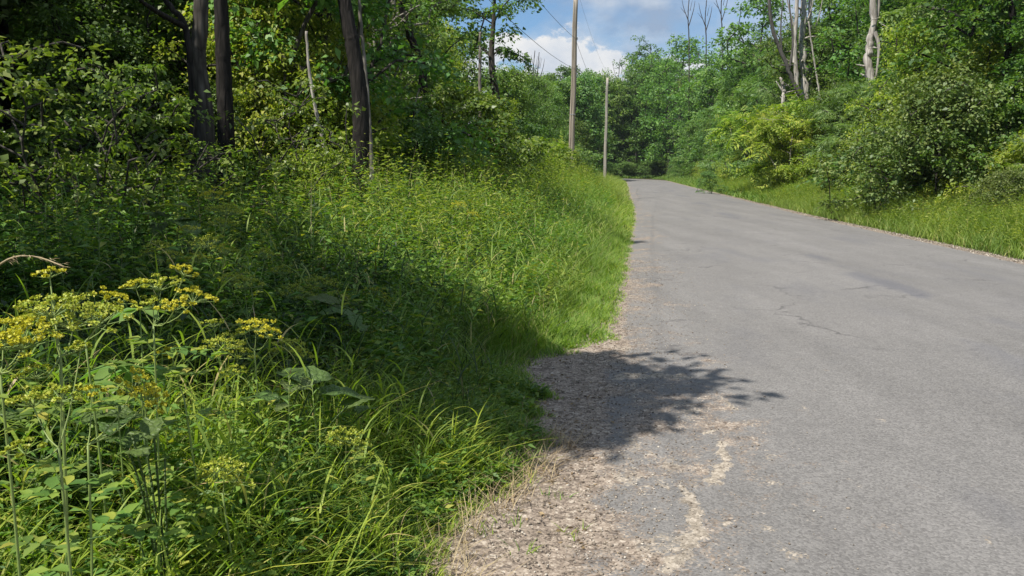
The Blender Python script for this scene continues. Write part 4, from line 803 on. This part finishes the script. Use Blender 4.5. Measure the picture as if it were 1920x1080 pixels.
# standing dead trees
DD = M['dead']
bare('dead_tree', 'leftmost of the three pale dead trunks standing close together', 49, [(1500, -60), (1493, 30), (1490, 100), (1494, 170), (1496, 318)], .17, DD, [(.06, (1492, 60, 0), (1478, 10, 0), (1470, -40, 0))])
bare('dead_tree', 'middle and broadest of the three pale dead trunks', 49.6, [(1508, -60), (1506, 20), (1505, 100), (1509, 160), (1512, 318)], .27, DD, [(.05, (1508, 50, 0), (1522, 15, 0), (1530, -40, 0))])
bare('dead_tree', 'rightmost of the three pale dead trunks, thinner towards the top', 50, [(1520, -60), (1519, 30), (1517, 90), (1519, 150), (1523, 318)], .18, DD, [(.05, (1519, 70, 0), (1536, 30, 0), (1545, -20, 0))])
bare('dead_tree', 'dark dead tree with a bowed trunk curving up left of the pale trunks', 46, [(1438, -40), (1448, 50), (1470, 110), (1486, 150), (1505, 185), (1530, 207), (1545, 240), (1545, 318)], .16, M['dead_dark'], [(.08, (1480, 130, 0), (1487, 80, 0), (1482, 30, 0), (1478, -30, 0)), (.06, (1466, 100, 0), (1464, 50, 0), (1470, -20, 0)), (.03, (1460, 85, 0), (1448, 75, 0), (1440, 70, 0))])
bare('dead_tree', 'thin pale dead stem just right of the three pale trunks', 48, [(1516, 40), (1526, 110), (1534, 160), (1538, 200), (1540, 318)], .07, DD)
bare('broken_snag', 'short broken pale snag with a forked top', 50, [(1464, 147), (1470, 170), (1468, 200), (1468, 318)], .15, DD, [(.07, (1468, 172, 0), (1460, 160, 0), (1455, 152, 0))])
bare('dead_tree', 'thick pale split dead trunk right of the group of three', 36, [(1635, -60), (1638, 40), (1630, 90), (1628, 130), (1640, 190), (1643, 318)], .22, DD, [(.11, (1640, 60, -.1), (1648, 90, -.2), (1642, 150, -.2)), (.1, (1646, -50, .1), (1647, 20, .1), (1640, 50, 0)), (.02, (1648, 42, -.2), (1665, 52, -.4), (1682, 66, -.6)), (.02, (1632, 38, -.2), (1645, 34, -.3), (1652, 32, -.4))])
for k, (px, top, base, Y, lab) in enumerate([(1000, 95, 200, 120, 'left of the bare grey treetops left of the nearer pole'), (1008, 98, 200, 121, 'middle of the bare grey treetops left of the nearer pole'), (993, 108, 200, 122, 'shortest of the bare grey treetops left of the nearer pole'), (1160, 110, 210, 158, 'forked bare treetop right of the second pole'), (1290, -10, 90, 112, 'bare thin treetop left in the right treeline'), (1352, -20, 80, 106, 'straight bare treetop in the right treeline'), (1322, 0, 80, 110, 'short bare treetop between two others in the right treeline')]):
    bare('bare_tree', lab, Y, [(px+3, top), (px, top+40), (px+2, base), (px+2, 318)], .09, M['bark'], [(.07, (px+1, top+60, 0), (px+10, top+30, 0), (px+13, top+12, 0)), (.06, (px+1, top+50, 0), (px-8, top+25, 0), (px-12, top+5, 0)), (.04, (px+4, top+30, 0), (px+8, top+10, 0)), (.04, (px-5, top+35, 0), (px-14, top+24, 0))])

# ---------------------------------------------------------------- utility poles and wires
def pole(x, y, H, r, m, label, topx=0.0):
    e = empty('utility_pole', (x, y, 0), label, 'utility pole'); m_ = MB(); zz = np.linspace(-.3, H, 14)
    tube(m_, np.stack([topx*np.clip(zz/H, 0, 1)+.015*np.sin(zz*1.3), 0*zz, zz], 1), np.linspace(r, r*.68, 14), 14); ob('shaft', m_.mesh('shaft', m, True), e)
    m_ = MB(); tube(m_, [(topx, 0, H-.15), (topx+.16, 0, H), (topx+.16, 0, H+.28)], [.02, .02, .015], 6); pin = ob('pin', m_.mesh('pin', M['metal'], True), e)
    m_ = MB(); tube(m_, [(topx+.16, 0, H+.24+k) for k in (0, .03, .05, .08, .10, .14)], [.03, .07, .035, .065, .035, .02], 10); ob('insulator', m_.mesh('insulator', M['ceramic'], True), pin)
    for zc in (H-2.15, H-3.6):
        m_ = MB(); tube(m_, [(topx*.8+r*.6, 0, zc-.06), (topx*.8+r*.6, 0, zc+.06)], [.045, .045], 10); tube(m_, [(topx*.8, 0, zc), (topx*.8+r*.6+.06, 0, zc)], [.012, .012], 6); ob('spool', m_.mesh('spool', M['metal'], True), e)
    m_ = MB(); zg = np.linspace(.1, H-.4, 10); tube(m_, np.stack([topx*zg/H-r*.5, 0*zg-r*.82, zg], 1), np.full(10, .008), 5); ob('ground_wire', m_.mesh('ground_wire', M['wire'], True), e)
    for k in range(2):
        m_ = MB(); zz = np.array([1.9+k*2.4]*2)+[0, .02]; tube(m_, np.stack([topx*zz/H, 0*zz, zz], 1), np.array([1, 1])*(r*.97), 14); ob('band', m_.mesh('band', M['metal'], True), e)
pA = at(1070, 318, 40); pB = at(1134, 318, 75); pC = at(1081, 318, 112)
poles = [(-5.2, -5, 10.2), (pA[0], 40, 10.1), (pB[0], 75, 10.0), (pC[0], 112, 10.0)]
pole(*poles[0], .15, M['pole'], 'weathered utility pole behind the camera that carries the wires')
pole(*poles[1], .165, M['pole'], 'nearer and taller wooden utility pole standing in the left verge', .16)
pole(*poles[2], .16, M['pole_far'], 'second wooden utility pole farther off beside the road bend', .10)
pole(*poles[3], .16, M['pole_far'], 'farthest pale utility pole half hidden behind the nearer one')
for zoff, name, lab, sag in ((.36, 'power_line', 'thin wire strung over the pole tops', .7), (-2.15, 'power_line', 'upper of the two dark wires meeting the nearer pole below its top', .9), (-3.6, 'power_line', 'lower of the two dark wires meeting the nearer pole', .9)):
    m_ = MB(); pts = []
    for a, b_ in zip(poles[:-1], poles[1:]):
        t = np.linspace(0, 1, 16)[:-1]; A = np.array([a[0]+.16, a[1], a[2]+zoff]); B = np.array([b_[0]+.16, b_[1], b_[2]+zoff])
        pts += [A+(B-A)*s-np.array([0, 0, sag*4*s*(1-s)*np.linalg.norm(B-A)/45]) for s in t]
    pts.append(B); tube(m_, pts, np.full(len(pts), .008 if zoff < 0 else .0045), 5)
    tag(ob(name, m_.mesh(name, M['wire'], True)), lab, 'wire')

# ---------------------------------------------------------------- foreground plants
def stem_tube(P, r0, r1, n=10): m_ = MB(); tube(m_, spline(P, n), np.linspace(r0, r1, n), 6); return m_
def umbel(C, Rr, tilt, gold, n=14, dens=16):
    """flat compound flower head: rays (stem) and florets"""
    C = np.array(C, float); up = nrm(np.array([tilt[0], tilt[1], 1.])); s = nrm(np.cross(up, [0, 1, .1])); t = np.cross(up, s); st = MB(); fl = MB()
    base = C-up*Rr*.62
    for i in range(n):
        a = i*2.4; r = Rr*math.sqrt((i+.5)/n)*rng.uniform(.9, 1.1); tip = C+s*math.cos(a)*r+t*math.sin(a)*r+up*(-.30*r*r/Rr+rng.normal(0, .09*Rr))
        tube(st, spline([base, (base+tip)/2+up*-.04*Rr, tip-up*Rr*.12], 4), np.array([.0018, .0014, .0012, .001]), 4, cap=False)
        k = dens; aa = rng.uniform(0, 6.28, k); rr = np.sqrt(rng.random(k))*Rr*.17
        P = tip+s*(np.cos(aa)*rr)[:, None]+t*(np.sin(aa)*rr)[:, None]+up*rng.normal(0, .035*Rr, k)[:, None]
        A = nrm(rng.normal(0, 1, (k, 3))); U = nrm(up+rng.normal(0, .5, (k, 3))); L = rng.uniform(.006, .010, k); kites(fl, P-A*L[:, None]*.5, A, U, L, L*.9, .3, .1)
        for q in range(3):
            tube(st, [tip-up*Rr*.12, P[q]], [.0008, .0006], 3, cap=False)
    return base, st, fl
def parsnip(label, foot, fork, heads, group=None, leaves=6, r=.0042):
    foot = np.array(foot, float); e = empty('wild_parsnip', foot, label, 'wildflower', group)
    m_ = stem_tube([foot-foot, (np.array(fork)-foot)*.5+[.01, .01, 0], np.array(fork)-foot], r, r*.7)
    for (C, Rr, tilt, gold) in heads:
        Rr *= 1.28
        base, st, fl = umbel(np.array(C)-foot, Rr, tilt, gold, n=max(9, int(Rr*210)), dens=27)
        f = np.array(fork)-foot; tube(m_, spline([f, (f+base)/2+[0, 0, -.02], base], 6), np.linspace(r*.5, r*.32, 6), 5, cap=False)
        h = ob('flower_head', fl.mesh('flower_head', M['umbel_gold' if gold else 'umbel']), e); ob('rays', st.mesh('rays', M['stem'], True), h)
    ob('stem', m_.mesh('stem', M['stem'], True), e)
    for i in range(leaves):   # pinnate leaves off the stem
        f = rng.uniform(.25, .95); p = (np.array(fork)-foot)*f; a = rng.uniform(0, 6.28); D = nrm(np.array([math.cos(a), math.sin(a), .35])); Ln = rng.uniform(.12, .22); lf = MB()
        K = 5; t = np.linspace(.3, 1, K); C1 = p+D*(Ln*t)[:, None]-np.array([0, 0, 1])*(Ln*.35*t**2)[:, None]; S = nrm(np.cross(D, [0, 0, 1.]))
        for sg in (-1, 1):
            ll = np.full(K, Ln*.27)*np.linspace(1.1, .75, K)*rng.uniform(.8, 1.2, K); leaves7(lf, C1, nrm(S*sg+D*.6+rng.normal(0, .12, (K, 3))), np.tile([0, 0, 1.], (K, 1)), ll, ll*.6)
        leaves7(lf, C1[-1:], D[None], np.array([[0, 0, 1.]]), np.array([Ln*.32]), np.array([Ln*.2])); tube(lf, [p, p+D*Ln*.5-[0, 0, Ln*.09], C1[-1]], [.002, .0016, .001], 4)
        ob('leaf', lf.mesh('leaf', M['weed']), e)
    return e
def ft(px, Y): p = at(px, 700, Y); return (p[0], p[1], 0)
parsnip('tall parsnip at far left with the widest yellow green flower head', ft(50, 1.95), at(113, 668, 1.95), [
    (at(88, 560, 1.95), .065, (-.1, -.15), 0), (at(128, 572, 2.0), .085, (0, -.2), 0), (at(185, 585, 1.95), .055, (.3, -.2), 0), (at(92, 505, 2.05), .03, (0, 0), 1), (at(60, 690, 1.9), .035, (-.2, 0), 0)], leaves=8, r=.0055)
parsnip('parsnip with flat golden heads cut off by the left picture edge', ft(-30, 1.8), at(0, 700, 1.8), [
    (at(38, 618, 1.8), .062, (.05, -.1), 1), (at(0, 600, 1.85), .05, (-.1, 0), 1), (at(55, 596, 1.9), .028, (0, 0), 1), (at(-10, 625, 1.75), .05, (0, 0), 1)], leaves=4)
parsnip('leafy parsnip with several small golden heads right of the widest one', ft(255, 2.5), at(288, 610, 2.5), [
    (at(250, 526, 2.5), .035, (-.2, -.1), 1), (at(352, 503, 2.5), .036, (.5, 0), 1), (at(368, 547, 2.45), .05, (.4, -.1), 1), (at(324, 567, 2.4), .04, (.1, -.3), 1), (at(300, 520, 2.55), .055, (0, 0), 0), (at(285, 560, 2.5), .045, (0, -.1), 0)], leaves=12)
parsnip('parsnip with two golden heads sloping behind the widest head', ft(170, 2.4), at(160, 640, 2.4), [(at(207, 546, 2.4), .034, (.3, 0), 1), (at(232, 556, 2.38), .034, (.5, 0), 1)], leaves=5)
parsnip('low parsnip leaning right with a drooping golden head', ft(95, 1.95), at(165, 835, 2.0), [
    (at(262, 718, 2.1), .05, (.9, -.3), 1), (at(290, 738, 2.1), .04, (1.0, -.2), 1), (at(176, 729, 2.05), .028, (.4, 0), 1)], leaves=4)
parsnip('short parsnip with one small golden head among dark leaves', ft(360, 2.6), at(345, 745, 2.6), [(at(324, 656, 2.6), .035, (.2, -.2), 1)], leaves=4)
parsnip('low parsnip at lower left with loose greenish heads', ft(70, 1.7), at(110, 840, 1.7), [(at(60, 735, 1.75), .045, (0, 0), 0), (at(115, 728, 1.7), .04, (.1, 0), 0), (at(45, 830, 1.65), .035, (0, 0), 0), (at(150, 645, 1.8), .02, (0, 0), 0)], leaves=8)
parsnip('shaded parsnip with greenish heads in the middle of the weeds', ft(440, 3.3), at(430, 745, 3.3), [
    (at(418, 632, 3.3), .075, (0, -.1), 0), (at(450, 655, 3.3), .055, (.3, 0), 0), (at(400, 600, 3.35), .04, (0, 0), 0), (at(440, 690, 3.25), .045, (0, 0), 0)], leaves=8)
parsnip('tall parsnip topping the dark weeds before the black trunk', ft(415, 5.2), at(408, 520, 5.2), [
    (at(400, 358, 5.2), .08, (0, 0), 1), (at(428, 385, 5.2), .09, (.2, 0), 0), (at(388, 445, 5.1), .09, (-.1, 0), 0), (at(425, 460, 5.2), .08, (.2, 0), 0), (at(352, 424, 5.2), .06, (-.1, 0), 0), (at(415, 410, 5.3), .07, (0, 0), 0), (at(370, 478, 5.1), .07, (0, 0), 0)], leaves=8)
parsnip('parsnip with a wide flat head left of centre in the weeds', ft(470, 4.4), at(465, 600, 4.4), [(at(460, 520, 4.4), .085, (.1, 0), 0), (at(498, 470, 4.6), .06, (.1, 0), 0), (at(430, 515, 4.3), .05, (0, 0), 0)], leaves=6)
parsnip('dull brownish yellow parsnip in the shade below the curved trunk', ft(575, 5.2), at(570, 620, 5.2), [(at(560, 535, 5.2), .12, (.1, -.1), 0), (at(600, 520, 5.3), .10, (.1, 0), 0), (at(640, 550, 5.2), .08, (.2, 0), 0), (at(530, 500, 5.4), .07, (0, 0), 0)], leaves=6)

def big_leaf(C, az, el, L, m):
    """broad undulating heart shaped leaf blade"""
    nu, nv = 11, 9; u = np.linspace(0, 1, nu); outline = np.sqrt(np.clip(1-((u-.36)/.66)**2, 0, 1))*.42*np.where(u < .36, 1, 1-.25*(u-.36)); outline[0] = .30; outline[-1] = 0
    v = np.linspace(-1, 1, nv); U_, V_ = np.meshgrid(u, v, indexing='ij'); wv = 1+.09*np.sin(U_*19+V_*2)
    X = (U_-.45-.14*np.abs(V_)**1.5*(U_ < .2)*(1-U_*5))*L; Y = V_*outline[:, None]*L*wv; Z = (.13*np.abs(V_)*outline[:, None]-.38*(U_-.3)**2+.022*np.sin(U_*13+V_*5)*np.abs(V_)+.012*rng.normal(size=U_.shape))*L
    c, s_ = math.cos(el), math.sin(el); X, Z = X*c-Z*s_, X*s_+Z*c; c, s_ = math.cos(az), math.sin(az); X, Y = X*c-Y*s_, X*s_+Y*c
    mb_ = MB(); i, j = np.meshgrid(np.arange(nu-1), np.arange(nv-1), indexing='ij'); mb_.add(np.stack([X, Y, Z], -1)+C, np.stack([i*nv+j, (i+1)*nv+j, (i+1)*nv+j+1, i*nv+j+1], -1)); return mb_
for px, py, Y, gd, lab in ((540, 640, 3.8, 0, 'small shaded parsnip left of the bright heart shaped leaf'), (700, 540, 6.0, 1, 'parsnip in the half shade right of the dull brownish one'), (300, 455, 5.0, 0, 'faint shaded parsnip under the dark forest at left'), (480, 600, 3.2, 1, 'small golden parsnip right of the greenish shaded one'), (860, 380, 11, 1, 'parsnip in bright sun below the rounded vine shrub'), (960, 400, 13, 1, 'parsnip in bright sun near the right side of the meadow'), (420, 870, 2.4, 0, 'star like parsnip head low in the bright foreground grass'), (650, 810, 3.1, 0, 'greenish parsnip head at the edge of the shade in the foreground')):
    parsnip(lab, ft(px-8, Y), at(px-3, py+55, Y), [(at(px, py, Y), .05+.004*Y, (.1, -.1), gd), (at(px+28, py+18, Y), .035+.004*Y, (.35, 0), gd), (at(px-26, py+14, Y), .03+.003*Y, (-.3, 0), 0)], leaves=6)
# big single leaves (burdock-like) and five-leaflet plants
def burdock(label, px, Y, spots, group=None):
    f = np.array(ft(px, Y)); e = empty('broad_leaf_plant', f, label, 'plant', group)
    spots = [(a, b, c, L*.78, d, g) for a, b, c, L, d, g in spots]; spots += [(a+rnd.uniform(-45, 45), b+rnd.uniform(10, 45), c+rnd.uniform(-.15, .15), L*rnd.uniform(.5, .8), rnd.uniform(-3, 3), rnd.uniform(-.4, .4)) for a, b, c, L, d, g in spots for _ in (0, 1)]
    for (lx, ly, dl, L, az, el) in spots:
        C = at(lx, ly, Y+dl)-f; D = np.array([math.cos(az)*math.cos(el), math.sin(az)*math.cos(el), math.sin(el)]); P0 = C-D*L*.42; m_ = big_leaf(C, az, el, L, None)
        tube(m_, spline([np.array([0, 0, 0.]), P0*[.5, .5, .7], P0], 6), np.linspace(.005, .003, 6), 5); ob('leaf', m_.mesh('leaf', M['broad'], True), e)
burdock('plant with broad pale green leaves catching light in the shade', 510, 3.2, [(495, 742, 0, .17, -.4, .1), (640, 735, .2, .24, .3, -.1), (560, 700, .2, .3, 2.6, .2)])
burdock('plant with a single bright heart shaped leaf in the dark weeds', 640, 4.6, [(667, 600, 0, .13, -1.2, -.5), (632, 585, .1, .28, .1, .1), (600, 560, .3, .3, 2.9, .2)])
burdock('plant with drooping pale leaf in the near left grass', 285, 2.3, [(283, 800, 0, .10, -1.3, -.4), (255, 845, -.1, .12, -.6, .2)])
burdock('dark broad leaved plant behind the lowest parsnip', 60, 2.6, [(110, 870, 0, .28, 3.0, .1), (20, 780, 0, .25, -2, .2), (200, 775, .1, .26, .3, .1)])
burdock('broad leaved plant in front of the near black trunk', 330, 5.8, [(320, 385, 0, .35, .1, .2), (350, 420, 0, .3, -.6, -.3), (280, 400, 0, .3, 2.8, .2)])
def creeper(label, px, py, Y, sz):
    f = np.array(ft(px, Y)); e = empty('five_leaf_plant', f, label, 'plant'); C = at(px, py, Y)-f; m_ = MB(); tube(m_, spline([np.zeros(3), C*[.5, .5, .55], C], 6), np.linspace(.004, .002, 6), 5); ob('stem', m_.mesh('stem', M['stem'], True), e)
    for k in range(5):
        a = -2.6+k*1.1+rng.normal(0, .15); D = nrm(np.array([[math.cos(a), math.sin(a), -.15]])); m_ = MB(); leaves7(m_, C[None], D, np.array([[0, 0, 1.]]), np.array([sz]), np.array([sz*.5]), b=(.35, .45), t=(.68, .4)); ob('leaf', m_.mesh('leaf', M['leaf_mid']), e)
creeper('five leaflet creeper in shade right of the drooping parsnip head', 215, 688, 2.5, .12)
creeper('five leaflet creeper below the small golden heads', 262, 690, 2.6, .12)
creeper('five leaflet creeper lit beside the leafy parsnip', 262, 578, 2.6, .10)

# goldenrod-like leafy stalks
def stalk_mesh(seed, H=1.1, n=46, L=.11):
    global rng
    keep = rng; rng = np.random.default_rng(seed); m1 = MB(); P = spline([(0, 0, 0), (.02, .01, H*.5), (.05, 0, H)], 8); tube(m1, P, np.linspace(.004, .0015, 8), 5)
    f = np.linspace(.2, 1, n); C = np.array([np.interp(f*H, P[:, 2], P[:, k]) for k in range(3)]).T; a = np.arange(n)*2.4+rng.normal(0, .2, n); up = np.interp(f, [.2, .8, 1], [.1, .5, 1.8])
    A = nrm(np.stack([np.cos(a), np.sin(a), up], 1)); LL = L*np.interp(f, [.2, .5, 1], [.8, 1, .4])*rng.uniform(.8, 1.2, n); m2 = MB(); leaves7(m2, C, A, np.tile([0, 0, 1.], (n, 1)), LL, LL*.16, b=(.3, .5), t=(.65, .45), drop=.35)
    rng = keep; return m1.mesh('stem', M['stem'], True), m2.mesh('leaves', M['weed'])
ST = [stalk_mesh(s) for s in (1, 2, 3)]
def stalk(x, y, H, label, group=None, k=0):
    e = empty('goldenrod', (x, y, 0), label, 'wildflower', group, rng.uniform(0, 6.28), (H/1.1,)*3); ob('stem', ST[k][0], e); ob('foliage', ST[k][1], e); return e
for i, (px, py, Y, lab) in enumerate([(575, 352, 6.5, 'tallest leafy stalk, left of the curved trunk foot'), (90, 360, 6, 'leafy stalk under the sunlit vine shrub at far left'), (165, 400, 5, 'leafy stalk rising from the dark weeds at left'), (520, 440, 5.5, 'leafy stalk in the half shade below the forest'), (535, 708, 2.9, 'upright leafy stalk in the lit grass left of centre'), (600, 716, 3.0, 'upright leafy stalk, right neighbour in the lit grass'), (480, 480, 4.5, 'leafy stalk beside the wide flat parsnip head'), (640, 385, 8, 'leafy stalk before the foot of the curved trunk')]):
    p = at(px, py, Y); stalk(p[0], Y, p[2], lab, None, i % 3)
c = 0
while c < 190:
    y = 4.2+rng.random()**1.2*18; x = max(Lx(y), xv(y)-7); x = x+(xv(y)-1.0-x)*rng.random(); h = float(hgt(np.array(x), np.array(y)))*rng.uniform(1.0, 1.25)
    stalk(x, y, max(h, .6), 'leafy goldenrod stalk standing among the left weeds', 'leafy goldenrod stalks in the left weeds', c % 3); c += 1
# tall single grasses: tufts
def tuft(label, px, Y, H, n=26, w=.010, m='grass_near', group=None, z0=None):
    x, y = at(px, 700, Y)[:2] if z0 is None else z0; e = MB(); a = rng.uniform(0, 6.28, n); P = np.stack([rng.normal(0, .035, n), rng.normal(0, .035, n), np.zeros(n)], 1)
    blades(e, P, H*rng.uniform(.55, 1.1, n), a, rng.uniform(.05, .3, n), rng.uniform(.25, 1.0, n), np.full(n, w), 6, .35)
    o = ob('grass_tuft', e.mesh('grass_tuft', M[m]), None, (x, y, 0)); return tag(o, label, 'grass tuft', group)
for px, Y, H, lab in ((240, 2.35, .78, 'tall bright grass tuft under the drooping parsnip head'), (215, 2.1, .6, 'bright grass tuft at lower left beside the parsnip stem'), (350, 2.3, .62, 'arching grass tuft right of the tall bright tuft'), (430, 2.5, .62, 'broad bladed grass tuft at the bottom centre left'), (520, 2.9, .7, 'grass tuft between two upright leafy stalks'), (830, 3.75, .42, 'grass tuft spiking up in front of the shadow'), (745, 3.7, .5, 'grass tuft left of the spiking tuft by the shadow'), (945, 3.95, .22, 'small grass tuft at the near edge of the shadow on the gravel'), (905, 4.1, .26, 'grass tuft nearest the shadowed gravel'), (560, 2.45, .5, 'grass tuft low in the bright foreground grass'), (640, 2.9, .5, 'grass tuft behind the bright foreground grass'), (100, 1.9, .55, 'grass tuft at the bottom left corner')):
    tuft(lab, px, Y, H)
for px, py, lab in ((1015, 872, 'tiny green sprig on gravel just below the shadow'), (1045, 935, 'tiny sprig on the bare gravel shoulder'), (985, 1040, 'tiny sprig low on the gravel near the picture bottom'), (1070, 1010, 'tiny sprig where gravel meets asphalt'), (960, 985, 'tiny sprig in the middle of the bare patch'), (905, 1000, 'tiny sprig at the left edge of the bare patch')):
    tuft(lab, 0, 0, .07, 14, .006, z0=G(px, py))
# bent dry stem at far left
m_ = MB(); P = spline([at(-60, 620, 2.2), at(-20, 520, 2.2), at(20, 484, 2.2), at(70, 482, 2.2), at(120, 500, 2.15)], 14); P = np.concatenate([[[P[0][0], P[0][1], 0]], P]); tube(m_, P, np.linspace(.004, .002, 15), 5); n = 30
f = rng.integers(7, 15, n); kites(m_, P[f]+rng.normal(0, .004, (n, 3)), nrm(rng.normal(0, .4, (n, 3))+[1, 0, -.5]), np.tile([0, 0, 1.], (n, 1)), rng.uniform(.01, .03, n), np.full(n, .004))
tag(ob('dry_stem', m_.mesh('dry_stem', M['dry'])), 'bent straw coloured grass stem arching in at the left edge', 'dry stem')
# stick on the verge
a = np.array((*G(1008, 645), .05)); b_ = np.array((*G(1066, 618), .09)); m_ = MB(); P = spline([a, (a+b_)/2+[0, .01, .02], b_], 8); tube(m_, P, np.linspace(.013, .008, 8), 7, lump=.08)
st_ = ob('fallen_stick', m_.mesh('fallen_stick', M['dead'], True)); tag(st_, 'pale fallen stick lying on the grass edge by the road', 'stick')


# ---------------------------------------------------------------- look-alikes told apart by distance
_by = {}
for o in list(SC.objects):
    if o.parent is None and o.get('label') and o.get('kind') is None: _by.setdefault((o['label'], o.get('group')), []).append(o)
for (lb, g_), os_ in _by.items():
    if 2 <= len(os_) <= 3 and len(lb.replace('-', ' ').split()) < 16:
        os_.sort(key=lambda o: o.location.length)
        for w_, o in zip(('nearer', 'farther') if len(os_) == 2 else ('nearest', 'middle', 'farthest'), os_): o['label'] = w_+' '+lb

# ---------------------------------------------------------------- air
m_, nt = mat('air'); pv = N(nt, 'ShaderNodeVolumePrincipled'); pv.inputs['Color'].default_value = (.82, .91, 1, 1); pv.inputs['Density'].default_value = .00015; pv.inputs['Anisotropy'].default_value = .2
o = N(nt, 'ShaderNodeOutputMaterial'); link(nt, pv.outputs[0], o.inputs['Volume'])
hb = MB(); x0, x1, y0, y1, z0, z1 = -640, 640, -340, 940, -1.2, 45
hb.add([(x0, y0, z0), (x1, y0, z0), (x1, y1, z0), (x0, y1, z0), (x0, y0, z1), (x1, y0, z1), (x1, y1, z1), (x0, y1, z1)], [(0, 3, 2, 1), (4, 5, 6, 7), (0, 1, 5, 4), (1, 2, 6, 5), (2, 3, 7, 6), (3, 0, 4, 7)])
tag(ob('haze', hb.mesh('haze', m_)), 'thin summer haze in the air over the road', 'haze', kind='stuff')
